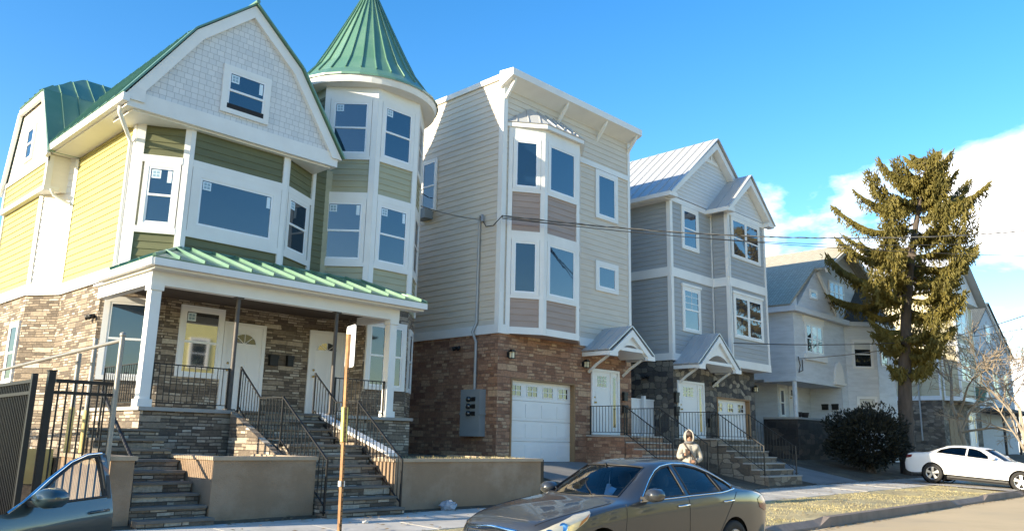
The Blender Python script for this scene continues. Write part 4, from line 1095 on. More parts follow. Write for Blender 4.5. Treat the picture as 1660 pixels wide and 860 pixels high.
c = MB(); fr.box(c, 1.05, 3.25, 7.3, 7.6, 0, .07); c.build('window_hood', 'white_siding', H4); c = MB(); fr.box(c, 1.0, 3.3, 5.55, 5.84, 0, .12); c.build('window_sill', 'white_siding', H4)
fpz = Fr((36.2, 17.6), (39.75, 17.6)); entry_door(fpz, 1.1, 2.1, 2.93, 4.5, H4, 'glazed'); window(fpz, .15, .7, 3.0, 4.35, H4, 'dh', .08)
fp3 = Fr((39.75, 17.6), (39.75, 16)); mailbox(fp3, .6, 3.45, H4, .3, .26); mailbox(fp3, 1.1, 3.45, H4, .3, .26)
# arched hood bracket between the floors
c = MB(); n = 14; pts = [(4.45+.55*cos(pi*k/n)*-1+.2, 4.72+1.0*sin(pi*k/n)) for k in range(n+1)]
fr.prism(c, pts, 0, .10); fr.box(c, 4.0, 5.3, 4.60, 4.72, 0, .16)
c.build('arched_panel', 'white_siding', H4)
# roof: steep gambrel front, slate below, light shingles above; hip over the bay
ga = [(35.2, 7.87), (37.55, 10.0), (40.4, 11.55), (43.2, 10.25), (45.3, 7.9)]
g = MB(); g.extrude([(x, 16.0, z) for x, z in ga], (0, .6, 0)); s4 = g.build('gable_wall', 'old_siding', H4)
g = MB(); g.extrude([(34.52, 15.98, 7.862), (35.25, 15.98, 7.862), (35.25, 15.98, 8.42)], (0, 1.5, 0)); g.build('eave_return', 'old_siding', H4)
s = MB(); siding(s, Fr((0, 16.0), (50, 16.0)), ga, .12, .018); s.build('gable_siding', 'old_siding', H4)
fg4 = Fr((0, 16.0), (50, 16.0))
window(fg4, 38.95, 40.75, 8.62, 9.75, H4, 'triple', .09, glass='glass_dark'); window(fg4, 36.7, 37.5, 8.5, 8.95, H4, 'fixed', .09, glass='glass_dark')
r = MB()
def slab(mb, a, b, c_, d, th=.10):
    a, b, c_, d = map(Vector, (a, b, c_, d)); nn = (b-a).cross(d-a).normalized(); nn = nn if nn.z > 0 else -nn
    mb.extrude([a, b, c_, d], nn*th)
slab(r, (34.5, 30, 7.85), (34.5, 15.95, 7.85), (37.5, 15.95, 10.05), (37.5, 30, 10.05)); slab(r, (45.9, 15.95, 7.85), (45.9, 30, 7.85), (43.3, 30, 10.2), (43.3, 15.95, 10.2))
slab(r, (37.4, 30, 9.95), (37.4, 15.4, 9.95), (40.4, 15.4, 11.62), (40.4, 30, 11.62)); slab(r, (43.5, 15.4, 10.05), (43.5, 30, 10.05), (40.4, 30, 11.62), (40.4, 15.4, 11.62))
r.build('main_roof', 'tanroof', H4)
r = MB()
for a, b in (((40.3, 15.95), (41.5, 14.68)), ((41.5, 14.68), (44.1, 14.68)), ((44.1, 14.68), (45.4, 16.0))):
    r.poly([(a[0], a[1], 7.82), (b[0], b[1], 7.82), (43.0, 16.0, 10.3)])
r.build('bay_roof', 'slate', H4)
c = MB()
for a, b in (((37.25, 15.36, 9.85), (40.4, 15.36, 11.55)), ((40.4, 15.36, 11.55), (43.6, 15.36, 9.95))): c.bar(a, b, .10, .18)
c.bar((37.6, 15.93, 9.9), (39.7, 15.93, 7.95), .08, .22)
c.build('gable_trim', 'white_siding', H4)
m = MB(); m.tube([(34.9, 15.9, 5.6), (34.95, 15.85, 5.2), (34.9, 15.9, 4.9), (35.3, 15.9, 5.0), (35.35, 15.92, 5.5)], .025, 6); m.build('service_cables', 'cable', H4)

# ================================================================= tan house behind the spruce
H5 = thing('tan_house', 'tan sided house behind the spruce with brown stone base, angled bay and brown garage door', 'house', (58.5, 20, 1.3))
c = MB(); c.box(55.2, 63.4, 16, 30, .5, 4.7); c.build('stone_wall', 'brown_stone', H5)
c = MB(); c.box(55.23, 63.37, 16.03, 30, 4.701, 11.6); bp5 = [(55.6, 16.03), (56.3, 15.2), (59.2, 15.2), (60.0, 16.03)]; wall_core(c, bp5, 4.702, 11.0); c.build('upper_wall', 'tan_siding', H5)
s = MB(); c = MB()
for a, b in (((55.2, 30), (55.2, 16)), ((55.6, 16.0), (56.3, 15.18)), ((56.3, 15.18), (59.2, 15.18)), ((60.0, 16), (63.4, 16))):
    q = Fr(a, b); siding(s, q, rect(.1, q.L-.1, 4.95, 11.4), .2, .025)
    q.box(c, 0, q.L, 4.68, 4.95, -.02, .06); q.box(c, 0, .1, 4.951, 11.4, -.02, .05); q.box(c, q.L-.1, q.L, 4.951, 11.4, -.02, .05); q.box(c, .1, q.L-.1, 8.1, 8.35, -.02, .05)
s.build('siding', 'tan_siding', H5); c.build('trim_boards', 'white', H5)
q = Fr((56.3, 15.18), (59.2, 15.18)); window(q, .3, 2.5, 5.9, 7.75, H5, 'pair', .14); window(q, .3, 2.5, 8.9, 10.6, H5, 'pair', .14)
q = Fr((55.2, 16), (63.4, 16)); garage_door(q, .9, 4.0, 1.3, 3.6, H5, 'wood_brown', lights=0, recess=.02); entry_door(q, 5.0, 6.7, 1.9, 4.15, H5, 'glazed', side=True)
r = MB(); seam_roof(r, (54.9, 30, 11.5), (54.9, 15.0, 11.5), (59.3, 15.0, 14.6), (59.3, 30, 14.6), .5); seam_roof(r, (63.7, 15.0, 11.5), (63.7, 30, 11.5), (59.3, 30, 14.6), (59.3, 15.0, 14.6), .5); r.build('main_roof', 'grey_metal', H5)
g = MB(); g.extrude([(55.2, 15.5, 11.5), (63.4, 15.5, 11.5), (59.3, 15.5, 14.4)], (0, .6, 0)); g.build('gable_wall', 'palegrey_siding', H5)
canopy(H5, Fr((55.2, 16), (63.4, 16)), 4.5, 7.2, 4.75, 5.8, 1.2, 'green_metal')
m = MB(); m.tube([(55.1, 17.3, 8.6), (55.1, 17.3, 2.2)], .05, 8); m.build('service_conduit', 'conduit', H5)

H6 = thing('blue_grey_house', 'blue grey house at the far right end of the row seen through bare branches', 'house', (78, 22, 1.4))
c = MB(); c.box(69.5, 82, 18, 34, .6, 9.8); c.extrude([(69.5, 18, 9.8), (82, 18, 9.8), (75.7, 18, 13.6)], (0, 16, 0)); c.build('wall', 'blue_siding', H6)
s = MB(); q = Fr((69.5, 18), (82, 18)); siding(s, q, rect(0, 12.5, 4.9, 9.7), .2, .025); siding(s, Fr((69.5, 34), (69.5, 18)), rect(0, 16, 4.9, 9.7), .2, .025); s.build('siding', 'blue_siding', H6)
c = MB(); q.box(c, -.1, 12.6, 4.6, 4.9, -.1, .1); q.box(c, 0, .25, 4.901, 9.7, 0, .06); q.box(c, 12.25, 12.5, 4.901, 9.7, 0, .06); c.bar((69.2, 17.9, 9.6), (75.7, 17.9, 13.6), .15, .3); c.bar((75.7, 17.9, 13.6), (82.3, 17.9, 9.6), .15, .3); c.build('trim_boards', 'white', H6)
window(q, 1.2, 3.2, 6.0, 8.2, H6, 'pair', .15); window(q, 6.2, 8.0, 6.0, 8.2, H6, 'pair', .15); window(q, 9.6, 11.2, 6.0, 8.2, H6, 'dh', .15); window(q, 5.4, 7.0, 10.4, 11.9, H6, 'dh', .15)
r = MB(); slab(r, (69.1, 34, 9.6), (69.1, 17.7, 9.6), (75.75, 17.7, 13.7), (75.75, 34, 13.7)); slab(r, (82.4, 17.7, 9.6), (82.4, 34, 9.6), (75.75, 34, 13.7), (75.75, 17.7, 13.7)); r.build('main_roof', 'slate', H6)
c = MB(); c.box(68.0, 80, 15.6, 18, 4.55, 4.75); c.build('porch_roof', 'slate', H6)
for x in (68.3, 72.5, 79.5):
    m = MB(); m.box(x-.08, x+.08, 15.7, 15.86, 1.4, 4.55); m.build('porch_post', 'dark_post', H6)

H7 = thing('far_left_house', 'small far grey roofed house behind the turret house at the left edge', 'house', (6.8, 41, 1.2))
c = MB(); c.box(4.0, 10.0, 40, 48, .5, 6.4); c.extrude([(4.0, 40, 6.4), (10.0, 40, 6.4), (7.0, 40, 9.0)], (0, 8, 0)); c.build('wall', 'palegrey_siding', H7)
r = MB(); slab(r, (3.7, 48.2, 6.2), (3.7, 39.7, 6.2), (7.0, 39.7, 9.1), (7.0, 48.2, 9.1)); slab(r, (10.3, 39.7, 6.2), (10.3, 48.2, 6.2), (7.0, 48.2, 9.1), (7.0, 39.7, 9.1)); r.build('main_roof', 'slate', H7)
window(Fr((4, 40), (10, 40)), 4.2, 5.4, 3.6, 5.4, H7, 'dh', .12, glass='glass_dark')

# the yellow house across the street, seen mirrored in the porch window
H8 = thing('yellow_house_opposite', 'yellow house across the street, reflected in the porch window', 'house', (24, -18, .3))
c = MB(); c.box(15, 34, -24, -13, .2, 8.6); c.extrude([(15, -13, 8.6), (34, -13, 8.6), (24.5, -13, 12.4)], (0, -11, 0)); c.build('wall', pmat('pale_yellow_paint', (.66, .60, .26), .6, .05), H8)
q = Fr((34, -13), (15, -13))
for u in (2.0, 5.2, 8.2, 10.75, 14.5):
    for z in (2.0, 5.6): window(q, u, u+1.3, z, z+1.9, H8, 'dh', .14, glass='glass_dark')
r = MB(); slab(r, (14.5, -24.3, 8.5), (14.5, -12.6, 8.5), (24.5, -12.6, 12.5), (24.5, -24.3, 12.5)); slab(r, (34.5, -12.6, 8.5), (34.5, -24.3, 8.5), (24.5, -24.3, 12.5), (24.5, -12.6, 12.5)); r.build('main_roof', 'slate', H8)

# ================================================================= retaining walls
def ret_wall(name, label, x0, x1, y0, y1, ztop, zb, grp='tan stucco retaining walls'):
    t_ = thing(name, label, 'wall', ((x0+x1)/2, y0, zb), grp)
    m = MB(); m.box(x0, x1, y0, y0+.2, zb-.3, ztop-.06)
    m.box(x0, x0+.2, y0+.201, y1, zb-.3, ztop-.061); m.box(x1-.2, x1, y0+.201, y1, zb-.3, ztop-.061)
    m.build('wall_body', 'stucco', t_)
    m = MB(); m.box(x0-.03, x1+.03, y0-.035, y0+.23, ztop-.0595, ztop)
    m.box(x0-.03, x0+.23, y0+.231, y1, ztop-.0597, ztop-.001); m.box(x1-.23, x1+.03, y0+.231, y1, ztop-.0597, ztop-.001)
    m.build('coping', 'stucco_cap', t_)
ret_wall('retaining_wall', 'tan stucco retaining wall between the two stone staircases', 6.20, 8.08, 12.5, 14.3, 1.31, .25)
ret_wall('retaining_wall', 'long tan stucco retaining wall in front of the red stone house', 9.82, 13.95, 12.5, 15.4, 1.27, .28)
ret_wall('retaining_wall', 'narrow stub of tan stucco wall beside the black gate', 4.64, 4.98, 12.5, 14.6, 1.31, .25)
# ================================================================= stairs
S1 = thing('stone_stairs', 'main stone staircase between the retaining walls leading to the turret house porch', 'stairs', (9, 14, .25))
m = MB(); steps(m, 8.12, 9.78, 13.75, 1.50, .24, 12.12, 7); m.box(8.12, 9.78, 13.751, 14.55, .2, 1.46, 0); m.box(8.12, 9.78, 13.73, 14.549, 1.4605, 1.50, 1)
steps(m, 8.05, 9.85, 15.40, 2.125, 1.50, 14.55, 4)
m.build('flight', ['ledge', 'tread'], S1)
m = MB(); m.extrude([(9.86, 15.40, 1.2), (9.86, 12.72, 1.2), (9.86, 12.72, 1.29), (9.86, 15.40, 2.10)], (.20, 0, 0)); m.build('cheek_wall', 'ledge', S1); m = MB(); m.extrude([(7.90, 15.40, 1.2), (7.90, 13.4, 1.2), (7.90, 13.4, 1.25), (7.90, 15.40, 2.10)], (.14, 0, 0)); m.build('cheek_wall', 'ledge', S1)
m = MB(); m.hexa([(9.84, 15.42, 2.10), (10.09, 15.42, 2.10), (10.09, 12.75, 1.31), (9.84, 12.75, 1.31), (9.84, 15.42, 2.16), (10.09, 15.42, 2.16), (10.09, 12.75, 1.37), (9.84, 12.75, 1.37)]); m.build('cheek_coping', 'white', S1)
railing([(8.05, 15.42, 2.13), (8.05, 14.55, 1.50), (8.08, 13.75, 1.50), (8.12, 12.22, .40)], .86, S1, 'handrail')
railing([(9.80, 15.42, 2.13), (9.80, 14.55, 1.50), (9.78, 13.75, 1.50), (9.76, 12.22, .40)], .86, S1, 'handrail')
S2 = thing('stone_stairs', 'narrow stone side stairs beside the wall stub at the left', 'stairs', (5.6, 13.5, .25))
m = MB(); steps(m, 5.0, 6.17, 14.9, 1.72, .24, 12.25, 9); m.box(5.0, 6.17, 14.905, 17.9, .3, 1.70, 0); m.build('flight', ['ledge', 'tread'], S2)
m = MB(); m.tube([(5.08, 14.4, 2.3), (5.08, 12.9, 1.28), (5.08, 12.75, 1.2)], .03, 8); m.tube([(5.08, 12.8, 1.22), (5.08, 12.72, .3)], .02, 8); m.tube([(5.08, 14.4, 2.3), (5.08, 14.4, 1.4)], .02, 8); m.build('handrail', 'black_metal', S2)
def stoop(label, x0, x1, yl, zt, yb, zb, n, mat, yh=16.0, tread='concrete', wide=0):
    s_ = thing('front_stoop', label, 'stairs', ((x0+x1)/2, yl, zb), 'front stoops with black railings')
    m = MB(); m.box(x0, x1, yl, yh-.003, zb-.5, zt-.05, 0); m.box(x0-.03, x1+.03, yl-.03, yh-.004, zt-.0495, zt, 1)
    steps(m, x0+.02, x1-.02+wide, yl-.031, zt-zt*0-(zt-zb)/(n+1), zb, yb, n); m.build('flight', [mat, tread], s_)
    for x in (x0+.08, x1-.08): railing([(x, yh-.1, zt), (x, yl+.05, zt), (x, yb+.15, zb+.25)], .88, s_, 'handrail')
    return s_
stoop('red stone stoop with black railings at the beige house door', 20.2, 22.25, 14.75, 1.88, 12.95, .55, 6, 'red_stone', 16.2)
stoop('wide grey stone stoop with black railings at the grey gabled house door', 24.9, 27.35, 14.35, 1.87, 12.55, .52, 6, 'brown_stone', 16.0, wide=0)
# panel fence between two houses
F1 = thing('white_fence_panel', 'white vinyl fence panel between beige and grey houses', 'fence', (23.7, 16.8, 1.1))
m = MB()
for k in range(12): m.box(22.66+k*.18, 22.83+k*.18, 16.8, 16.83, 1.2, 3.15)
m.box(22.62, 24.84, 16.79, 16.84, 3.151, 3.2); m.build('panel', 'vinyl', F1)
m = MB(); m.box(24.0, 24.12, 16.66, 16.78, 1.1, 3.3); m.build('post', 'vinyl', F1)

# ================================================================= fences at the left
GT = thing('black_metal_gate', 'black steel picket gate standing between the tan wall stub and a thick black post', 'gate', (4.1, 12.5, .25))
m = MB(); m.box(3.66, 3.75, 12.455, 12.545, .2, 2.46); m.box(3.65, 3.76, 12.445, 12.555, 2.461, 2.48); m.build('gate_post', 'black_metal', GT)
m = MB(); m.bar((3.77, 12.5, 2.34), (4.56, 12.5, 2.34), .05, .05); m.bar((3.77, 12.5, 2.18), (4.56, 12.5, 2.18), .045, .045); m.bar((3.77, 12.5, .42), (4.56, 12.5, .42), .05, .05)
for k in range(8): m.bar((3.82+k*.105, 12.5, .42), (3.82+k*.105, 12.5, 2.34), .020)
m.build('gate_leaf', 'black_metal', GT)
FN = thing('black_metal_fence', 'black steel picket fence running back along the driveway at the left edge', 'fence', (3.4, 15, .25))
m = MB()
for z in (2.32, 2.16, .42): m.bar((3.5, 12.55, z), (3.2, 18.0, z-.12), .045)
for k in range(84):
    y = 12.6+k*.065; x = 3.5-.3*(y-12.55)/5.45; m.bar((x, y, .40), (x, y, 2.32-.12*(y-12.55)/5.45), .017)
m.build('pickets', 'black_metal', FN)
for y in (12.52, 15.2, 18.0):
    x = 3.5-.3*(y-12.55)/5.45
    m = MB(); m.box(x-.035, x+.035, y-.035, y+.035, .2, 2.42); m.build('fence_post', 'black_metal', FN)
CL = thing('pipe_fence', 'galvanised pipe fence frame with tall end post beside the side stairs', 'fence', (4.55, 13, .25))
m = MB(); m.tube([(4.56, 12.42, .25), (4.56, 12.42, 3.05)], .036, 10); m.ball((4.56, 12.42, 3.06), .045); m.build('end_post', 'galv', CL)
m = MB(); m.tube([(4.56, 12.42, 2.98), (4.32, 19.2, 2.70)], .03, 8); m.build('top_rail', 'yellow_paint' if False else 'galv', CL)
for x, y, zt, zy in ((4.93, 14.6, 3.2, 2.0), (4.80, 14.9, 2.95, 2.05)):
    m = MB(); m.tube([(x, y, zy), (x, y, zt)], .04, 10); m.tube([(x, y, .3), (x, y, zy)], .046, 10, 1); m.build('line_post', ['galv', 'yellow_block'], CL)
LW = thing('low_block_wall', 'low yellow painted wall seen through the black gate', 'wall', (4.9, 15, .3))
m = MB(); m.box(4.0, 4.635, 15.0, 15.2, .2, 1.36); m.build('wall_body', 'yellow_block', LW)

# ================================================================= sign
SG = thing('parking_sign', 'white street sign on a rusty perforated post at the kerb', 'sign', (5.22, 7.72, .15))
m = MB(); m.bar((5.355, 7.72, .1), (5.30, 7.72, 2.80), .046, .028)
m.build('sign_post', 'rustpole', SG)
h_ = MB()
for k in range(50):
    t_ = .08+k*.035; z = .1+2.7*t_/1.9
    if z < 2.45: x = 5.355-.055*(z-.1)/2.7; h_.box(x-.006, x+.006, 7.6885, 7.75, z-.006, z+.006)
h_.build('post_holes', 'black_metal', SG)
m = MB(); ang = radians(75); dx, dy = cos(ang), sin(ang)
fsn = Fr((5.3-dx*.15+.02, 7.70-dy*.15), (5.3+dx*.15+.02, 7.70+dy*.15))
n = 6; pts = []
for (cx, cz, a0) in ((.26, 2.90-.04, 0), (.04, 2.86, 90), (.04, 2.46, 180), (.26, 2.46, 270)):
    for k in range(n+1): a = radians(a0+90*k/n); pts.append((cx+.04*cos(a), cz+.04*sin(a)))
fsn.prism(m, pts, .0, .006); sp_ = m.build('sign_plate', 'sign_white', SG)
m = MB()
for z, w, hh in ((2.84, .20, .035), (2.78, .14, .028), (2.72, .20, .035), (2.66, .16, .02), (2.61, .18, .02), (2.50, .16, .03)): fsn.box(m, .15-w/2, .15+w/2, z-hh/2, z+hh/2, .0061, .008)
m.build('sign_marks', 'sign_red', sp_)
m = MB(); m.hexa([(5.293, 7.70, 1.60), (5.353, 7.70, 1.60), (5.353, 7.74, 1.60), (5.293, 7.74, 1.60), (5.286, 7.70, 1.98), (5.346, 7.70, 1.98), (5.346, 7.74, 1.98), (5.286, 7.74, 1.98)]); m.build('tape', 'yellow_tape', SG); m = MB(); m.hexa([(5.303, 7.70, 1.12), (5.365, 7.70, 1.12), (5.365, 7.74, 1.12), (5.303, 7.74, 1.12), (5.301, 7.70, 1.18), (5.363, 7.70, 1.18), (5.363, 7.74, 1.18), (5.301, 7.74, 1.18)]); m.build('tape', 'sign_white', SG)

# ================================================================= cables
def cable(name, label, a, b, sag, r=.014, mat='cable', grp=None, twist=0, n=40):
    m = MB(); a, b = Vector(a), Vector(b); pts = []
    for i in range(n+1):
        t_ = i/n; p = a.lerp(b, t_); p.z -= sag*4*t_*(1-t_); pts.append(p)
    if twist:
        for k in range(2):
            q = []
            for i, p in enumerate(pts):
                ph = i*1.1+k*pi; q.append(p+Vector((0, .018*cos(ph), .018*sin(ph))))
            m.tube(q, r, 6, k)
        o = m.build(name, [mat, 'cable'])
    else:
        m.tube(pts, r, 6); o = m.build(name, mat)
    return tag(o, label, 'cable', grp)
gp_ = 'overhead cables along the street'
INS = (16.02, 15.98, 8.03)
cable('overhead_cable', 'uppermost thick twisted cable running right from the beige house corner', INS, (37, 3.2, 10.25), .75, .013, 'cable_pale', gp_, 1, 110)
cable('overhead_cable', 'thin cable just below the thick twisted one at the beige house', (INS[0], INS[1], 7.98), (37, 3.3, 9.75), .70, .011, 'cable', gp_)
cable('overhead_cable', 'lowest of the three cables leaving the beige house corner', (INS[0], INS[1], 7.94), (37, 3.4, 8.75), .32, .010, 'cable', gp_)
cable('overhead_cable', 'cable from the beige house to the turret house across the gap', (16.02, 16.82, 8.05), (14.45, 19.1, 8.9), .12, .016, 'cable_pale', gp_)
cable('overhead_cable', 'cable from the old grey house corner rising to the right past the spruce trunk', (34.9, 15.9, 5.5), (50, 8, 9.5), .6, .024, 'cable_pale', gp_)
cable('overhead_cable', 'long low cable crossing the front of the old grey house', (27.5, 15.0, 5.4), (58, 9, 9.6), .6, .02, 'cable', gp_)
# ================================================================= spruce
def spruce(loc, H, rnd):
    t = thing('spruce_tree', 'tall olive green spruce with a bare lower trunk in front of the tan house', 'tree', loc)
    L = Vector(loc)
    m = MB(); tp = []; rr_ = []
    for k in range(15):
        f = k/14; tp.append(L+Vector((1.5*f*f+.08*sin(f*7), -1.35*f*f+.06*sin(f*5), -.3+H*.97*f))); rr_.append(.34*(1-f)**.8+.03)
    m.tube(tp, rr_, 12)
    fol = MB()
    def spray(p, d, s):
        # one hanging twig tip: two crossed narrow blades with ragged ends
        d = d.normalized(); side = d.cross(Vector((rnd.gauss(0, 1), rnd.gauss(0, 1), rnd.gauss(0, 1)))).normalized()
        for q in (side, d.cross(side)):
            w = s*.14
            fol.add([p-q*w*.5, p+d*s*.45-q*w, p+d*s, p+d*s*.5+q*w, p+q*w*.5], [[0, 1, 2, 3, 4]])
    lean = Vector((1.25, -1.05, 0))
    def branch(z, az, R, lift, thick=1.0):
        f = z/H
        i = min(13, int(f/.97*14)); o = tp[i].lerp(tp[i+1], max(0, min(1, f/.97*14-i)))
        o = Vector((o.x, o.y, L.z+z))
        pts = []; n = 12
        for k in range(n+1):
            u = k/n
            dz = R*(lift*u-.16*sin(pi*u)+.13*u**3)
            a2 = az+.14*sin(u*4+az*3)
            pts.append(o+Vector((cos(a2)*R*u, sin(a2)*R*u, dz)))
        m.tube(pts, [.05*(1-k/n)*(R/3.5)+.012 for k in range(n+1)], 5)
        cnt = int(26+R*13)
        for k in range(cnt):
            u = .12+.88*(k+rnd.random())/cnt
            if u > 1: continue
            j = min(n-1, int(u*n)); p = pts[j].lerp(pts[j+1], u*n-j); t_ = (pts[j+1]-pts[j]).normalized()
            lat = t_.cross(Vector((0, 0, 1))).normalized()
            wid = (.16+.24*R*max(0, 1-u)**.7*min(1, .25+u*1.8))*thick
            for s in (-1, 1):
                if rnd.random() < .15: continue
                ln = wid*rnd.uniform(.5, 1.2); steps_ = max(2, int(ln/.058))
                for q in range(steps_):
                    v = (q+rnd.random())/steps_
                    b = p+lat*s*ln*v+t_*ln*v*.8+Vector((0, 0, -.10*ln*v))
                    dr = Vector((s*lat.x*.25+t_.x*.35, s*lat.y*.25+t_.y*.35, -rnd.uniform(.5, 1.2)))
                    spray(b+Vector((rnd.gauss(0, .03), rnd.gauss(0, .03), rnd.gauss(0, .03))), dr, rnd.uniform(.11, .24))
                    if rnd.random() < .6: spray(b, t_+lat*s*.6+Vector((0, 0, rnd.uniform(-.2, .5))), rnd.uniform(.14, .26))
            # hanging curtain of twigs under the bough
            if rnd.random() < .8:
                q = p.copy(); hl = rnd.uniform(.25, .75)*min(1, .35+R*.22)
                for w in range(int(hl/.13)):
                    q = q+Vector((rnd.gauss(0, .025), rnd.gauss(0, .025), -.13)); spray(q, Vector((rnd.gauss(0, .5), rnd.gauss(0, .5), -.8)), rnd.uniform(.14, .26))
        for w in range(5): spray(pts[-1]-(pts[-1]-pts[-3])*w*.12, (pts[-1]-pts[-2]).normalized()+Vector((rnd.gauss(0, .4), rnd.gauss(0, .4), rnd.gauss(0, .4))), .24)
    def Rz(z):
        return lin(z, [(4.2, 1.0), (5.2, 1.9), (6.5, 2.9), (8.0, 4.1), (9.6, 4.35), (11.2, 3.8), (12.6, 3.1), (13.8, 2.1), (14.8, 1.4), (15.6, .7)])
    z = 4.6
    while z < H*.985:
        f = z/H
        k = rnd.choice((4, 5, 5)) if z < 13 else 4; a0 = rnd.uniform(0, 6.28)
        for i in range(k):
            if rnd.random() < .13: continue
            R = Rz(z)*rnd.uniform(.62, 1.04); az = a0+2*pi*i/k+rnd.uniform(-.35, .35)
            if z < 7.5: R *= 1-.55*max(0, cos(az-2.34))
            branch(z+rnd.uniform(-.25, .25), az, R, .02+.55*max(0, f-.40)+rnd.uniform(-.10, .10))
        for i in range(1): branch(z+rnd.uniform(0, .6), rnd.uniform(0, 6.28), Rz(z)*rnd.uniform(.25, .5), .05+rnd.uniform(-.1, .2), 1.3)
        z += rnd.uniform(.66, 1.0)*(1 if z < 12 else .8)
    for az, R in ((-.5, 1.9), (2.4, 1.8), (.9, 1.5), (3.9, 1.6)): branch(H*.86, az, R, .80)
    m.build('trunk', 'bark', t); fol.build('crown', 'needles', t, uv=False)
    return t
spruce((38.9, 12.9, G(38.9, 12.9)), 15.2, random.Random(11))

def bare_tree(name, label, loc, H, rnd, spread=.55, levels=5, r0=.09, lean=(0, 0), mat='pale_bark', grp=None, bias=(0, 0, 0)):
    t = thing(name, label, 'tree', loc, grp); m = MB(); tw = MB(); L = Vector(loc)
    def grow(p, d, ln, r, lev):
        n = 5; pts = [p]; dd = d.normalized()
        for k in range(n):
            dd = (dd+Vector((rnd.gauss(0, .09), rnd.gauss(0, .09), rnd.gauss(0, .06)+.02))+Vector(bias)*.03*(levels-lev)).normalized(); pts.append(pts[-1]+dd*ln/n)
        (m if lev >= levels-1 else tw).tube(pts, [max(.009, r*(1-.45*k/n)) for k in range(n+1)], 7 if lev >= levels-1 else (5 if lev > 1 else 3))
        if lev <= 0: return
        nb = rnd.randint(2, 4) if lev < levels else rnd.randint(4, 6)
        for b in range(nb):
            u = rnd.uniform(.35, 1) if b else 1
            j = min(n-1, int(u*n)); q = pts[j].lerp(pts[j+1], u*n-j)
            e = (dd+Vector((rnd.gauss(0, spread), rnd.gauss(0, spread), rnd.gauss(0, spread*.6)))+Vector(bias)*.25).normalized()
            grow(q, e, ln*rnd.uniform(.55, .8), r*.55*(1.1 if b == 0 else .85), lev-1)
    grow(L-Vector((0, 0, .2)), Vector((lean[0], lean[1], 1)), H*.36, r0, levels)
    m.build('trunk', mat, t); tw.build('branches', 'twig', t)
    return t
bare_tree('bare_tree', 'slender leaning leafless tree at the right edge behind the white car', (43.2, 9.0, G(43.2, 9.0)), 9.5, random.Random(4), .42, 6, .11, (-.10, .05), grp='leafless trees on the right')
bare_tree('bare_tree', 'wide leafless tree with low sunlit branches spreading in front of the tan house', (46.5, 12.2, G(46.5, 12.2)), 10.5, random.Random(8), .62, 6, .15, (-.12, 0), grp='leafless trees on the right', bias=(-.5, 0, -.25))

# ================================================================= evergreen bush by the old porch
def bush(loc, rx, rz, rnd):
    t = thing('evergreen_bush', 'large dark round evergreen bush in front of the old grey house porch', 'bush', loc); L = Vector(loc)
    st = MB(); lf = MB()
    for k in range(9):
        a = rnd.uniform(0, 6.28); st.tube([L+Vector((rnd.gauss(0, .15), rnd.gauss(0, .15), -.1)), L+Vector((cos(a)*rx*.35, sin(a)*rx*.35, rz*.8)), L+Vector((cos(a)*rx*.6, sin(a)*rx*.6, rz*1.4))], [.05, .035, .012], 6)
    for k in range(16000):
        v = Vector((rnd.gauss(0, 1), rnd.gauss(0, 1), rnd.gauss(0, 1))).normalized()
        az = atan2(v.y, v.x); bump = 1+.10*sin(3*az+1)+.09*sin(5*az+v.z*6)+.08*sin(7*v.z+az*2)
        rad = rnd.uniform(.62, 1.02)*bump
        p = L+Vector((v.x*rx*rad, v.y*rx*rad*.9, rz*1.02+v.z*rz*rad*(1.0 if v.z > 0 else .85)))
        d = (v+Vector((rnd.gauss(0, .5), rnd.gauss(0, .5), .5+rnd.gauss(0, .4)))).normalized(); s = rnd.uniform(.08, .20)
        q = d.cross(Vector((rnd.gauss(0, 1), rnd.gauss(0, 1), rnd.gauss(0, 1)))).normalized()*s*.22
        lf.add([p-q*.4, p+d*s*.5-q, p+d*s, p+d*s*.5+q], [[0, 1, 2, 3]])
    st.build('stems', 'bark', t); lf.build('foliage', 'bushleaf', t, uv=False)
bush((36.3, 13.6, G(36.3, 13.6)), 1.75, 1.32, random.Random(3))

# ================================================================= grass blades and leaf litter
def grass(name, region, n, rnd, h=(.03, .10), zf=G):
    m = MB()
    for k in range(n):
        x, y = region(rnd)
        z = zf(x, y)+bumpy(x, y)-.01; a = rnd.uniform(0, 6.28); s = rnd.uniform(*h); w = rnd.uniform(.004, .009)
        l = Vector((rnd.gauss(0, .5), rnd.gauss(0, .5), 1)).normalized()*s; c_, s_ = cos(a)*w, sin(a)*w
        m.add([(x-c_, y-s_, z), (x+c_, y+s_, z), (x+l.x, y+l.y, z+l.z)], [[0, 1, 2]])
    o = m.build(name, 'blade', kind='stuff', uv=False); o['label'] = 'dry yellow grass tufts on the verge along the kerb'; o['category'] = 'grass'
rg = random.Random(21)
def verge_pt(r):
    while True:
        x = 5+60*r.random()**1.4; y = r.uniform(7.62, 10.2)
        if 33 < x < 36.6: continue
        if sin(x*1.3)+sin(y*3+x*.7)+r.gauss(0, .7) > -.3: return x, y
grass('dry_grass', verge_pt, 30000, rg, (.015, .055))
def top_pt(r): return (r.uniform(6.45, 8.0) if r.random() < .35 else r.uniform(10.0, 13.7)), r.uniform(12.66, 13.3)
m = MB()
for k in range(1300):
    x, y = top_pt(rg); z = 1.235; s = rg.uniform(.03, .11); a = rg.uniform(0, 6.28); w = .009; l = Vector((rg.gauss(0, .6), rg.gauss(0, .6), 1)).normalized()*s
    m.add([(x-cos(a)*w, y-sin(a)*w, z), (x+cos(a)*w, y+sin(a)*w, z), (x+l.x, y+l.y, z+l.z)], [[0, 1, 2]])
o = m.build('dry_weeds', 'blade', kind='stuff', uv=False); o['label'] = 'dry weeds growing along the tops of the retaining walls'; o['category'] = 'weeds'
m = MB()
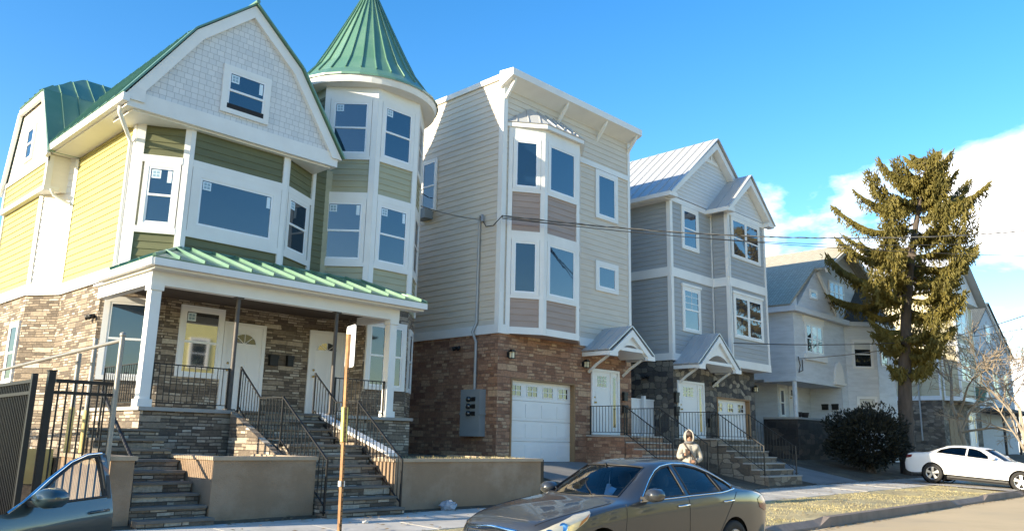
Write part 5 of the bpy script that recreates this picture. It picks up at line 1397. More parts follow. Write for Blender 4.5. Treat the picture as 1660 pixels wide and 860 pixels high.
for k in range(2600):
    x = 6+36*rg.random(); y = rg.choice([rg.uniform(12.0, 12.5), rg.uniform(7.2, 7.46), rg.uniform(10.2, 12.4), rg.uniform(7.7, 10.2), rg.uniform(12.5, 16.0) if x > 31.5 else rg.uniform(7.7, 10.2)])
    z = (G(x, y)+.03) if y > 7.46 else rise(x)+road_z(y)+.008
    a = rg.uniform(0, 6.28); s = rg.uniform(.02, .05)
    m.add([(x+s*cos(a+b), y+s*sin(a+b), z+rg.uniform(0, .015)) for b in (0, 1.3, 3.0, 4.5)], [[0, 1, 2, 3]])
o = m.build('leaf_litter', pmat('dead_leaves', (.24, .16, .08), .9, .3), kind='stuff', uv=False); o['label'] = 'scattered dead leaves along the pavement and gutter'; o['category'] = 'leaves'

# crumpled bag and papers by the wall
def blob(name, label, cat, c, r, mat, rnd, flat=.6):
    m = MB(); m.ball(c, (r, r*.8, r*flat), 14, 9)
    m.v = [(p[0]+rnd.gauss(0, r*.10), p[1]+rnd.gauss(0, r*.10), max(c[2]-r*flat*.8, p[2]+rnd.gauss(0, r*.09))) for p in m.v]
    m.sm = [False]*len(m.sm)
    return tag(m.build(name, mat), label, cat)
blob('plastic_bag', 'crumpled grey plastic bag lying at the foot of the long tan wall', 'bag', (11.0, 12.28, .38), .17, 'bag', rg)
blob('paper_scrap', 'pale scrap of paper on the pavement below the main stairs', 'litter', (8.4, 11.4, .29), .06, 'litter', rg, .4)
m = MB()
for x, lb in ((35.35, 'dark planter on the old grey house porch wall, next to the corner post'), (36.05, 'dark planter on the old grey house porch wall, nearer the door')):
    m = MB(); m.lathe((x, 16.25, 2.93), (0, 0, 1), [(0, .0), (0, .13), (.22, .18), (.24, .19), (.24, .15), (.2, .13), (.2, 0)], 12)
    tag(m.build('planter', 'terracotta'), lb, 'planter', 'planters on the porch wall')
# ================================================================= cars
def cub(x, pts):
    """smooth monotone-ish interpolation through (x,v) points"""
    n = len(pts)
    if x <= pts[0][0]: return pts[0][1]
    if x >= pts[-1][0]: return pts[-1][1]
    for i in range(n-1):
        if x <= pts[i+1][0]: break
    x0, v0 = pts[i]; x1, v1 = pts[i+1]; h = x1-x0; dlt = (v1-v0)/h
    def slope(k):
        if k == 0: return (pts[1][1]-pts[0][1])/(pts[1][0]-pts[0][0])
        if k == n-1: return (pts[-1][1]-pts[-2][1])/(pts[-1][0]-pts[-2][0])
        a = (pts[k][1]-pts[k-1][1])/(pts[k][0]-pts[k-1][0]); b = (pts[k+1][1]-pts[k][1])/(pts[k+1][0]-pts[k][0])
        return 0 if a*b <= 0 else 2*a*b/(a+b)
    m0, m1 = slope(i), slope(i+1); t = (x-x0)/h
    return (2*t**3-3*t*t+1)*v0+(t**3-2*t*t+t)*h*m0+(-2*t**3+3*t*t)*v1+(t**3-t*t)*h*m1
def inpoly(p, poly):
    x, y = p; r = False; n = len(poly)
    for i in range(n):
        (x0, y0), (x1, y1) = poly[i], poly[(i+1) % n]
        if (y0 > y) != (y1 > y) and x < (x1-x0)*(y-y0)/(y1-y0)+x0: r = not r
    return r
class CarShell:
    def __init__(s, P): s.P = P; s.L = P['zc'][-1][0]
    def rows(s, x):
        P = s.P; zc = cub(x, P['zc']); z2 = min(cub(x, P['z2']), zc-.012); y2 = cub(x, P['y2']); z3 = min(cub(x, P['z3']), z2-.008)
        wm = cub(x, P['w']); z6 = cub(x, P['z6'])
        y3 = max(wm-P.get('tuck', .035), y2+.005); z4 = z3-.16*(z3-z6)-.03; 
        z4b = z3-.55*(z3-z6)
        return [(0, zc), (.55*y2, zc-.20*(zc-z2)), (y2, z2), (y3, z3), (wm, z4), (wm-.012, z4b), (wm-.06, z6)]
    def S(s, x, t, off=0):
        sg = -1 if t < 0 else 1; a = min(abs(t), 6); R = s.rows(x); i = min(5, int(a)); u = a-i
        def g(k, c):
            if k < 0: return -R[1][0] if c == 0 else R[1][1]
            return R[min(6, k)][c]
        o = []
        for c in (0, 1):
            p0, p1, p2, p3 = g(i-1, c), g(i, c), g(i+1, c), g(i+2, c)
            T = .30
            m0, m1 = (p2-p0)*T, (p3-p1)*T
            o.append((2*u**3-3*u*u+1)*p1+(u**3-2*u*u+u)*m0+(-2*u**3+3*u*u)*p2+(u**3-u*u)*m1)
        v = Vector((x, sg*o[0], o[1]))
        if off:
            e = .01
            tt = max(-5.98, min(5.98, t)); xx = max(e, min(s.L-e, x))
            d1 = s.S(xx+e, tt)-s.S(xx-e, tt); d2 = s.S(xx, tt+e)-s.S(xx, tt-e)
            n = d2.cross(d1)
            if n.length > 1e-9:
                n.normalize()
                c = Vector((0, v.y, v.z-.7))
                if n.dot(c) < 0: n = -n
                v = v+n*off
        return v
    def t_of(s, x, z, lo=1.2, hi=6.0):
        for _ in range(40):
            m = (lo+hi)/2
            if s.S(x, m).z > z: lo = m
            else: hi = m
        return (lo+hi)/2
    def xz(s, poly, sg=1, sub=6):
        out = []; n = len(poly)
        for i in range(n):
            a, b = poly[i], poly[(i+1) % n]
            for k in range(sub):
                f = k/sub; x, z = a[0]+(b[0]-a[0])*f, a[1]+(b[1]-a[1])*f
                out.append((x, sg*s.t_of(x, z)))
        return out
def panel(mb, shell, outer, holes=(), off=0, dx=.07, dt=.22, xf=None, mi=None):
    """triangulated piece of a car's skin: outline and holes given in (x,t)"""
    pts = []; edges = []; sc_ = 1.0
    def loop(poly):
        k = len(pts); n = len(poly)
        for p in poly: pts.append(Vector((p[0]/dx, p[1]/dt)))
        for i in range(n): edges.append((k+i, k+(i+1) % n))
    loop(outer)
    for h in holes: loop(h)
    xs = [p[0] for p in outer]; ts = [p[1] for p in outer]
    x = math.floor(min(xs)/dx)*dx
    while x < max(xs):
        t = math.floor(min(ts)/dt)*dt
        while t < max(ts):
            if inpoly((x, t), outer) and not any(inpoly((x, t), h) for h in holes): pts.append(Vector((x/dx, t/dt)))
            t += dt
        x += dx
    v, e, f, *_ = delaunay_2d_cdt(pts, edges, [], 0, 1e-5)
    keep = []
    for tri in f:
        c = (sum(v[i].x for i in tri)/3*dx, sum(v[i].y for i in tri)/3*dt)
        if inpoly(c, outer) and not any(inpoly(c, h) for h in holes): keep.append(list(tri))
    V = [shell.S(p.x*dx, p.y*dt, off) for p in v]
    if xf: V = [xf(p) for p in V]
    flip = False
    for k in keep:
        a, b, c = (v[i] for i in k)
        xm, tm = (a.x+b.x+c.x)/3*dx, (a.y+b.y+c.y)/3*dt
        A, B, C = (shell.S(q.x*dx, q.y*dt) for q in (a, b, c)); nn = (B-A).cross(C-A)
        if nn.length > 1e-6:
            flip = nn.dot(Vector((0, (A.y+B.y+C.y)/3, (A.z+B.z+C.z)/3-.6))) < 0; break
    mb.add(V, [k[::-1] for k in keep] if flip else keep, mi, True)
def wheel(parent, c, r, w, side, rimmat, spokes=5, name='wheel'):
    c = Vector(c); ax = Vector((0, side, 0))
    m = MB(); m.lathe(c, ax, [(-w/2, r*.62), (-w/2, r*.93), (-w*.38, r), (w*.38, r), (w/2, r*.93), (w/2, r*.68), (w*.40, r*.64)], 36)
    o = m.build(name, 'tyre', parent, local=True)
    m = MB(); m.lathe(c, ax, [(w*.36, r*.60), (w*.46, r*.655), (w*.46, r*.685), (w*.34, r*.69), (-w*.3, r*.62)], 36)
    for k in range(spokes):
        a = 2*pi*k/spokes+.3; d = Vector((cos(a), 0, sin(a))); q = Vector((-sin(a), 0, cos(a)))
        i0, i1 = c+ax*w*.36+d*r*.10, c+ax*w*.42+d*r*.64; wa, wb = r*.10, r*.15
        m.hexa([i0-q*wa, i0+q*wa, i1+q*wb, i1-q*wb, i0-q*wa+ax*.03, i0+q*wa+ax*.03, i1+q*wb+ax*.02, i1-q*wb+ax*.02])
    m.lathe(c, ax, [(w*.30, r*.2), (w*.46, r*.16), (w*.5, r*.10), (w*.5, 0)], 16)
    m.build('rim', rimmat, o, local=True)
    m = MB(); m.lathe(c, ax, [(w*.12, r*.62), (w*.13, 0)], 24); m.build('brake_disc', 'wall_dark', o, local=True)
    return o
M['tyre'] = pmat('tyre_rubber', (.022, .021, .020), .8, .2, 8)
M['rim'] = pmat('alloy_rim', (.52, .53, .55), .28, .05, metallic=.8)
M['chrome'] = pmat('chrome', (.70, .72, .75), .12, .02, metallic=1)
M['carglass'] = clear_glass('car_glass', (.78, .84, .86))
M['carglass_dark'] = clear_glass('tinted_car_glass', (.10, .12, .14))
M['seat'] = pmat('seat_fabric', (.16, .15, .145), .9, .1)
M['lens'] = pmat('headlight_lens', (.62, .56, .42), .12, .1, 12, metallic=.35, coat=.8)
M['amber'] = pmat('amber_lens', (.40, .16, .05), .2, .05, coat=.5)
M['redlens'] = pmat('tail_lens', (.16, .02, .015), .2, .05, coat=.5)
def paint(name, c, metallic, rough=.32, dirt=None):
    return pmat(name, c, rough, .04, 1.2, metallic=metallic, coat=1.0, obj=True, dirt=dirt, dscale=1.3)
M['paint_grey'] = paint('grey_brown_car_paint', (.044, .048, .054), .3, .30)
M['paint_white'] = paint('white_car_paint', (.80, .80, .80), .0, .3)
M['paint_teal'] = paint('dark_teal_car_paint', (.030, .052, .064), .2, .28)
M['plastic'] = pmat('black_plastic', (.02, .02, .021), .5, .1, 8)
M['plate'] = pmat('number_plate', (.62, .62, .56), .5, .08)

SEDAN = dict(
    zc=[(0, .60), (.04, .71), (.14, .79), (.5, .885), (.95, .965), (1.32, 1.015), (1.42, 1.05), (1.75, 1.235), (2.08, 1.405), (2.3, 1.45), (2.85, 1.48), (3.25, 1.462), (3.6, 1.395), (3.98, 1.235), (4.25, 1.125), (4.38, 1.095), (4.6, 1.09), (4.80, 1.06), (4.88, 1.0), (4.93, .80)],
    z2=[(0, .57), (.04, .68), (.14, .765), (.5, .855), (.95, .925), (1.32, .972), (1.5, 1.0), (1.75, 1.11), (2.1, 1.30), (2.4, 1.395), (2.75, 1.415), (3.2, 1.395), (3.55, 1.325), (3.95, 1.175), (4.25, 1.075), (4.6, 1.045), (4.80, 1.01), (4.88, .95), (4.93, .76)],
    y2=[(0, .48), (.14, .60), (.5, .70), (.95, .745), (1.32, .755), (1.6, .725), (2.1, .625), (2.5, .585), (3.2, .58), (3.6, .60), (4.0, .66), (4.4, .70), (4.8, .66), (4.93, .58)],
    z3=[(0, .52), (.14, .68), (.5, .80), (.95, .885), (1.4, .945), (2.0, .985), (2.8, 1.02), (3.6, 1.055), (4.2, 1.05), (4.6, 1.0), (4.8, .95), (4.93, .70)],
    w=[(0, .60), (.06, .70), (.16, .78), (.4, .86), (.8, .91), (1.3, .918), (2.5, .922), (3.6, .922), (4.2, .905), (4.55, .865), (4.75, .81), (4.87, .74), (4.93, .66)],
    z6=[(0, .30), (.3, .22), (1.0, .20), (4.2, .21), (4.7, .28), (4.93, .40)])
def warp(P, sx=1, sy=1, sz=1, **kw):
    q = dict(P)
    for k in ('zc', 'z2', 'z3', 'z6'): q[k] = [(x*sx, v*sz) for x, v in P[k]]
    for k in ('y2', 'w'): q[k] = [(x*sx, v*sy) for x, v in P[k]]
    q.update(kw); return q
def make_car(root, P, mats, sx=1, sz=1, wb=(.98, 3.78), wr=.33, tint='carglass', wins=None, open_door=False, rim='rim', spokes=5, details=True):
    sh = CarShell(P); Lc = sh.L
    def arch(xc, R=.375):
        pts = []
        for k in range(15):
            a = pi-pi*k/14; x, z = xc+R*cos(a), wr+R*sin(a)
            pts.append((x, min(6, sh.t_of(x, max(z, sh.rows(x)[6][1]+.001), 3, 6))))
        return pts
    R = wr+.05
    low = [(0, 6)]+arch(wb[0], R)+arch(wb[1], R)+[(Lc, 6)]
    def densify(p, step=.12):
        out = []
        for a, b in zip(p[:-1], p[1:]):
            n = max(1, int(abs(b[0]-a[0])/step))
            out += [(a[0]+(b[0]-a[0])*k/n, a[1]+(b[1]-a[1])*k/n) for k in range(n)]
        return out+[p[-1]]
    low = densify(low)
    outer = low+[(Lc, 6-12*k/20) for k in range(1, 20)]+[(x, -t) for x, t in low[::-1]]+[(0, -6+12*k/20) for k in range(1, 20)]
    X = lambda v: v*sx
    ws = [(X(1.34)+X(.20)*(t/1.74)**2, t) for t in [-1.74+3.48*k/14 for k in range(15)]]+[(X(2.03)+X(.16)*(t/1.74)**2, t) for t in [1.74-3.48*k/14 for k in range(15)]]
    rw = [(X(3.58)-X(.02)*(t/1.7)**2, t) for t in [-1.62+3.24*k/14 for k in range(15)]]+[(X(4.28)-X(.12)*(t/1.7)**2, t) for t in [1.62-3.24*k/14 for k in range(15)]]
    wins = wins or [[(1.80, .995), (1.95, 1.085), (2.12, 1.205), (2.30, 1.31), (2.45, 1.36), (2.64, 1.385), (2.68, 1.03)],
                    [(2.78, 1.036), (2.74, 1.392), (3.0, 1.388), (3.26, 1.35), (3.44, 1.30), (3.50, 1.06)],
                    [(3.545, 1.065), (3.49, 1.285), (3.62, 1.235), (3.78, 1.16), (3.84, 1.10), (3.82, 1.075)]]
    wins = [[(X(a), b*sz) for a, b in w] for w in wins]
    holes = [ws, rw]; side = {}
    door_xz = [(X(1.50), .30*sz), (X(1.44), .62*sz), (X(1.46), .955*sz), (X(1.62), .965*sz), (X(1.78), 1.04*sz), (X(2.05), 1.215*sz), (X(2.30), 1.345*sz), (X(2.5), 1.398*sz), (X(2.72), 1.412*sz), (X(2.75), 1.03*sz), (X(2.75), .60*sz), (X(2.62), .30*sz)]
    for sg in (-1, 1):
        for i, w in enumerate(wins):
            if open_door and sg < 0 and i == 0: continue
            h_ = sh.xz(w, sg); holes.append(h_); side[(sg, i)] = h_
    if open_door: holes.append(sh.xz(door_xz, -1))
    b = MB(); panel(b, sh, outer, holes, 0, .06, .2)
    # nose and tail caps
    for x in (0, Lc):
        cap = [sh.S(x, -6+12*k/40) for k in range(41)]
        b.add(cap, [list(range(41)) if x == 0 else list(range(41))[::-1]], 0, False)
    body = b.build('body', mats['paint'], root, local=True)
    # glass
    for nm, h_ in (('windscreen', ws), ('rear_window', rw)):
        g = MB(); panel(g, sh, h_, (), -.006, .08, .25); g.build(nm, tint, root, local=True)
    for (sg, i), h_ in side.items():
        g = MB(); panel(g, sh, h_, (), -.008, .08, .25); wo_ = g.build('side_window', tint, root, local=True)
    # dark seals round the glass, chrome line over the side windows
    fr_ = MB()
    for h_ in (ws, rw):
        p = [sh.S(x, t, .002) for x, t in h_]; fr_.tube(p+[p[0]], .011, 5, cap=False)
    for (sg, i), h_ in side.items():
        p = [sh.S(x, t, .001) for x, t in h_]; fr_.tube(p+[p[0]], .012, 5, cap=False)
    fr_.build('window_seals', 'plastic', root, local=True)
    ch = MB()
    for sg in (-1, 1):
        if open_door and sg < 0: continue
        a = wins[0]; c_ = wins[-1]; up_ = [(a[0][0]-.05, a[0][1]-.02)]+[(x, z+.02) for x, z in a[1:6]]+[(x, z+.02) for x, z in wins[1][1:5]]+([(x+.02, z+.015) for x, z in c_[1:5]] if len(wins) > 2 else [])
        lo_ = [(a[0][0]-.05, a[0][1]-.02), (a[6][0], a[6][1]-.02), (wins[1][0][0], wins[1][0][1]-.02), (wins[1][5][0], wins[1][5][1]-.02)]+([(c_[4][0]+.03, c_[4][1]-.02)] if len(wins) > 2 else [])
        for line in (up_, lo_):
            p = []
            for (x0, z0), (x1, z1) in zip(line[:-1], line[1:]):
                for k in range(6): f = k/6; x, z = x0+(x1-x0)*f, z0+(z1-z0)*f; p.append(sh.S(x, sg*sh.t_of(x, z), .004))
            p.append(sh.S(line[-1][0], sg*sh.t_of(*line[-1]), .004)); ch.tube(p, .010, 5)
    if details: ch.build('window_trim', 'chrome', root, local=True)
    # shut lines
    def put(p, r=.005):
        q = MB(); q.tube(p, r, 4); q.build('shut_line', 'plastic', root, local=True)
    def line(pts, sg, r=.005):
        p = []
        for (x0, z0), (x1, z1) in zip(pts[:-1], pts[1:]):
            for k in range(8): f = k/8; x, z = x0+(x1-x0)*f, z0+(z1-z0)*f; p.append(sh.S(x, sg*sh.t_of(x, z), .0005))
        p.append(sh.S(pts[-1][0], sg*sh.t_of(*pts[-1]), .0005)); put(p, r)
    for sg in (-1, 1):
        if not (open_door and sg < 0): line([(X(1.46), .95*sz), (X(1.42), .6*sz), (X(1.5), .28*sz)], sg)
        line([(X(2.73), 1.01*sz), (X(2.73), .6*sz), (X(2.70), .28*sz)], sg); line([(X(3.88), 1.04*sz), (X(3.70), .86*sz), (X(3.45), .55*sz), (X(3.38), .28*sz)], sg)
        line([(X(1.5), .28*sz), (X(3.38), .28*sz)], sg)
    for sg in (-1, 1):
        p = [sh.S(X(.14)+X(1.15)*k/14, sg*2.15, .0005) for k in range(15)]; put(p)
        p = [sh.S(X(4.36)+X(.42)*k/8, sg*2.0, .0005) for k in range(9)]; put(p)
    # wheels and dark wells
    wells = MB()
    for xw in wb:
        for sg in (-1, 1):
            y = cub(xw, P['w'])-.115; wheel(root, (xw, sg*y, wr), wr, .21, sg, rim, spokes)
            wells.lathe((xw, sg*(y-.02), wr), (0, sg, 0), [(-.22, R+.02), (.06, R+.02)], 24)
    wells.box(.25, Lc-.3, -.70, .70, .17, .22); wells.build('underbody', 'wall_dark', root, local=True)
    # cabin
    it = MB(); it.box(X(1.5), X(1.95), -.70, .70, .62*sz, .93*sz); it.box(X(1.3), X(4.3), -.72, .72, .24, .32)
    it.build('dashboard', 'plastic', root, local=True)
    for sx_, sy_ in ((2.55, -.36), (2.55, .36)):
        s_ = MB(); x, y = X(sx_), sy_
        s_.hexa([(x-.5, y-.25, .36), (x+.05, y-.25, .36), (x+.05, y+.25, .36), (x-.5, y+.25, .36), (x-.5, y-.25, .58*sz), (x+.05, y-.25, .54*sz), (x+.05, y+.25, .54*sz), (x-.5, y+.25, .58*sz)])
        s_.hexa([(x, y-.24, .52), (x+.15, y-.24, .52), (x+.15, y+.24, .52), (x, y+.24, .52), (x+.17, y-.20, 1.05*sz), (x+.27, y-.20, 1.05*sz), (x+.27, y+.20, 1.05*sz), (x+.17, y+.20, 1.05*sz)])
        s_.ball((x+.24, y, 1.18*sz), (.06, .13, .11), 12, 8); s_.build('front_seat', 'seat', root, local=True)
    s_ = MB(); x = X(3.45); s_.box(x-.45, x+.1, -.62, .62, .36, .56*sz); s_.hexa([(x, -.62, .5), (x+.2, -.62, .5), (x+.2, .62, .5), (x, .62, .5), (x+.26, -.58, 1.04*sz), (x+.4, -.58, 1.04*sz), (x+.4, .58, 1.04*sz), (x+.26, .58, 1.04*sz)])
    for y in (-.33, .33): s_.ball((x+.33, y, 1.10*sz), (.05, .13, .09), 10, 6)
    s_.build('rear_seat', 'seat', root, local=True)
    st = MB(); c = Vector((X(1.98), -.36, .93*sz)); n = 20; ax = Vector((.82, 0, .35)).normalized(); u = Vector((0, 1, 0)); v = ax.cross(u)
    ring = [c+.185*(cos(2*pi*k/n)*u+sin(2*pi*k/n)*v) for k in range(n+1)]; st.tube(ring, .016, 6, cap=False)
    for k in (0, 7, 13): st.bar(c, ring[k], .03)
    st.bar(c, c+Vector((-.25, 0, -.12)), .05); st.build('steering_wheel', 'plastic', root, local=True)
    mi_ = MB(); mi_.ball((X(2.02), 0, 1.33*sz), (.03, .12, .04), 10, 6); mi_.bar((X(2.02), 0, 1.35*sz), (X(2.0), 0, 1.41*sz), .02); mi_.build('rear_view_mirror', 'plastic', root, local=True)
    return sh, wins, body
def door_mirror(parent, sh, x, z, sg, mat, xf=None, side_sz=1.0):
    p = sh.S(x, sg*sh.t_of(x, z)); m = MB(); q = MB()
    c = p+Vector((.06, sg*.17, .05))
    # rounded shell, flat behind
    n = 12; prof = [(-.094, .02), (-.085, .38), (-.07, .72), (-.03, .95), (.02, 1.0), (.07, .96)]
    rings = []
    for (dx_, k) in prof: rings.append([c+Vector((dx_*1.2, .13*k*cos(2*pi*i/n), .085*k*sin(2*pi*i/n)+.006)) for i in range(n)])
    V = [v for r in rings for v in r]; F = []
    for a in range(len(prof)-1):
        for i in range(n): F.append([a*n+i, a*n+(i+1) % n, (a+1)*n+(i+1) % n, (a+1)*n+i])
    F.append(list(range(n))); m.add(V, F, 0, True)
    m.add(rings[-1], [list(range(n))[::-1]], 2, False)
    m.bar(p+Vector((.02, -sg*.02, .01)), c+Vector((.02, -sg*.06, -.045)), .05, .05, 1)
    if xf: m.v = [tuple(xf(Vector(v))) for v in m.v]
    return m.build('door_mirror', [mat, 'plastic', 'chrome'], parent, local=True)

# ---- grey sedan parked at the kerb
CAR1 = thing('grey_sedan', 'dusty grey brown four door sedan parked at the kerb in front of the walls', 'car', (6.62, 6.64, .025))
sh, wins, body = make_car(CAR1, SEDAN, dict(paint='paint_grey'), wb=(1.0, 3.80), wr=.335)
CAR1.rotation_euler = (0, 0, radians(-3.7)); CAR1.scale = (.95, .86, .975)
for sg in (-1, 1): door_mirror(CAR1, sh, 1.78, 1.0, sg, 'paint_grey')
for sg in (-1, 1):
    for x, z in ((2.50, .90), (3.55, .925)):
        m = MB(); t0 = sg*sh.t_of(x, z); a = sh.S(x, t0, .03); b_2 = sh.S(x+.19, sg*sh.t_of(x+.19, z+.008), .03)
        m.tube([sh.S(x-.01, t0, .0), a, b_2, sh.S(x+.20, sg*sh.t_of(x+.2, z+.008), 0)], .014, 6); m.build('door_handle', 'chrome', CAR1, local=True)
    m = MB(); hl = sh.xz([(.10, .60), (.10, .69), (.30, .765), (.62, .86), (.86, .895), (.74, .80), (.52, .69), (.28, .62)], sg, 4); panel(m, sh, hl, (), .006, .05, .12)
    hlo = m.build('headlight', 'lens', CAR1, local=True)
    m = MB(); hl = sh.xz([(.66, .80), (.82, .872), (.74, .81), (.60, .735)], sg, 3); panel(m, sh, hl, (), .010, .05, .12); m.build('indicator', 'amber', hlo, local=True)
    for x, z in ((.22, .67), (.40, .735)):
        m = MB(); p = sh.S(x, sg*sh.t_of(x, z), .004); m.lathe(p, (-.5, sg*.8, .3), [(0, .06), (.012, .055), (.004, .03), (.004, 0)], 14)
        m.build('lamp_reflector', 'chrome', hlo, local=True)
    m = MB(); tl = sh.xz([(4.45, .93), (4.60, .98), (4.86, .93), (4.90, .78), (4.70, .76), (4.5, .82)], sg, 4); panel(m, sh, tl, (), .006, .05, .12); m.build('tail_light', 'redlens', CAR1, local=True)
m = MB(); m.box(-.02, .06, -.46, .46, .50, .665, 1); m.tube([(-.03, -.47, .50), (-.035, -.5, .60), (-.02, -.47, .69), (0.0, 0, .715), (-.02, .47, .69), (-.035, .5, .60), (-.03, .47, .50), (-.03, 0, .485), (-.03, -.47, .50)], .022, 8)
for z in (.55, .60, .645): m.bar((-.03, -.45, z), (-.03, .45, z), .018, .014)
m.build('grille', ['chrome', 'plastic'], CAR1, local=True)
for y in (-.3, .32):
    m = MB(); m.tube([sh.S(1.36+.02, y*2.6, .02)]+[sh.S(1.40+.05*k, y*2.6+.18*k*(1), .012) for k in range(1, 6)], .008, 5)
    m.build('wiper', 'plastic', CAR1, local=True)
m = MB()
for sg in (-1,):
    q = [sh.S(x, t, -.012) for x, t in ((1.56, -1.45), (1.56, -1.18), (1.66, -1.16), (1.66, -1.42))]; m.poly(q)
m.build('windscreen_sticker', 'sticker', CAR1, local=True)
m = MB(); m.tube([(2.12, .02, 1.30), (2.10, .03, 1.12)], .006, 5); m.hexa([(2.06, -.04, .98), (2.10, -.04, .98), (2.10, .10, .98), (2.06, .10, .98), (2.09, -.0, 1.14), (2.11, -.0, 1.14), (2.11, .06, 1.14), (2.09, .06, 1.14)]); m.build('hanging_tag', 'sticker', CAR1, local=True)

# ---- white sedan nose out of its driveway
WSED = warp(SEDAN, 1.025, 1.02, 1.0, z3=[(x*1.025, v) for x, v in [(0, .56), (.14, .72), (.5, .86), (.95, .935), (1.4, .98), (2.0, 1.02), (2.8, 1.055), (3.3, 1.075), (3.7, 1.10), (4.2, 1.09), (4.6, 1.04), (4.8, .98), (4.93, .72)]])
za, zb_ = G(34.3, 7.62)+.0, G(34.3, 10.57)
slope = atan2(.20, 2.96)
CAR2 = thing('white_sedan', 'white sedan parked nose to the street across the pavement in a driveway', 'car', (35.22, 6.58, .16))
w2 = [[(1.90, 1.045), (2.10, 1.18), (2.30, 1.305), (2.45, 1.355), (2.60, 1.375), (2.70, 1.38), (2.70, 1.085)], [(2.78, 1.09), (2.77, 1.38), (3.0, 1.385), (3.3, 1.355), (3.62, 1.255), (3.76, 1.135)]]
sh2, wins2, body2 = make_car(CAR2, WSED, dict(paint='paint_white'), sx=1.025, wb=(1.02, 3.98), wr=.355, tint='carglass_dark', wins=w2, spokes=5, details=False)
CAR2.rotation_euler = (0, -slope, pi/2); CAR2.rotation_mode = 'XYZ'
for sg in (-1, 1):
    door_mirror(CAR2, sh2, 1.86, 1.05, sg, 'paint_white')
    m = MB(); tl = sh2.xz([(4.72, .98), (4.98, .96), (5.0, .82), (4.75, .88)], sg, 3); panel(m, sh2, tl, (), .006, .05, .12); m.build('tail_light', 'redlens', CAR2, local=True)
    m = MB(); hl = sh2.xz([(.08, .60), (.10, .70), (.50, .80), (.52, .72)], sg, 3); panel(m, sh2, hl, (), .006, .05, .12); m.build('headlight', 'lens', CAR2, local=True)
    for x, z in ((2.55, .93), (3.55, .96)):
        m = MB(); t0 = sg*sh2.t_of(x, z); m.tube([sh2.S(x, t0, .0), sh2.S(x+.01, t0, .03), sh2.S(x+.18, t0, .03), sh2.S(x+.19, t0, 0)], .013, 6); m.build('door_handle', 'paint_white', CAR2, local=True)

# ---- dark teal car with its door standing open at the left edge
SUV = warp(SEDAN, 1.0, 1.0, 1.02, y2=[(0, .48), (.14, .62), (.5, .73), (.95, .79), (1.3, .82), (1.6, .82), (2.1, .785), (2.5, .765), (3.2, .76), (4, .76), (4.93, .62)])
CAR3 = thing('teal_car', 'dark teal car in the driveway by the black gate with its front door standing open', 'car', (.68, 6.32, .02))
sh3, wins3, body3 = make_car(CAR3, SUV, dict(paint='paint_teal'), sz=1.02, wb=(1.0, 3.8), wr=.34, open_door=True, tint='carglass')
CAR3.rotation_euler = (0, 0, radians(75))
hinge = Vector((1.46, -.90, 0)); DA = radians(-47)
rotm = Matrix.Rotation(DA, 3, 'Z')
xf = lambda p: hinge+rotm @ (Vector(p)-hinge)
DX = [(1.50, .30), (1.44, .62), (1.46, .965), (1.62, .975), (1.78, 1.05), (2.05, 1.225), (2.30, 1.362), (2.5, 1.42), (2.72, 1.436), (2.75, 1.03), (2.75, .60), (2.62, .30)]
wn3 = wins3[0]
m = MB(); ho = sh3.xz(wn3, -1); panel(m, sh3, sh3.xz(DX, -1), [ho], .002, .06, .15, xf)
panel(m, sh3, sh3.xz(DX, -1), [ho], -.05, .06, .15, xf, 1)
door = m.build('front_door', ['paint_teal', 'plastic'], CAR3, local=True); door['label'] = 'open front door'
m = MB(); panel(m, sh3, ho, (), -.015, .08, .2, xf); m.build('door_glass', 'carglass', door, local=True)
m = MB(); p = [xf(sh3.S(x, t, .004)) for x, t in ho]; m.tube(p+[p[0]], .012, 5, cap=False); m.build('window_seal', 'plastic', door, local=True)
up3 = DX[3:9]; p = []
for (x0, z0), (x1, z1) in zip(up3[:-1], up3[1:]):
    for k in range(5): f_ = k/5; p.append(xf(sh3.S(x0+(x1-x0)*f_, -sh3.t_of(x0+(x1-x0)*f_, z0+(z1-z0)*f_), .004)))
m = MB(); m.tube(p, .013, 6); m.build('frame_trim', 'chrome', door, local=True)
door_mirror(door, sh3, 1.80, 1.03, -1, 'paint_teal', xf)
x, z = 2.48, .92; m = MB(); m.tube([xf(sh3.S(x, -sh3.t_of(x, z), .0)), xf(sh3.S(x+.01, -sh3.t_of(x, z), .035)), xf(sh3.S(x+.18, -sh3.t_of(x, z), .035)), xf(sh3.S(x+.19, -sh3.t_of(x, z), 0))], .015, 6); m.build('door_handle', 'paint_teal', door, local=True)
p = [xf(v) for v in [sh3.S(2.735, -sh3.t_of(2.735, zz), .004) for zz in (1.03, 1.2, 1.42)]]; 
q_ = [xf(v) for v in [sh3.S(2.69, -sh3.t_of(2.69, zz), .004) for zz in (1.03, 1.2, 1.42)]]
m = MB(); m.add([p[0], p[1], p[2], q_[2], q_[1], q_[0]], [[0, 1, 4, 5], [1, 2, 3, 4]]); m.build('pillar_cover', 'plastic', door, local=True)
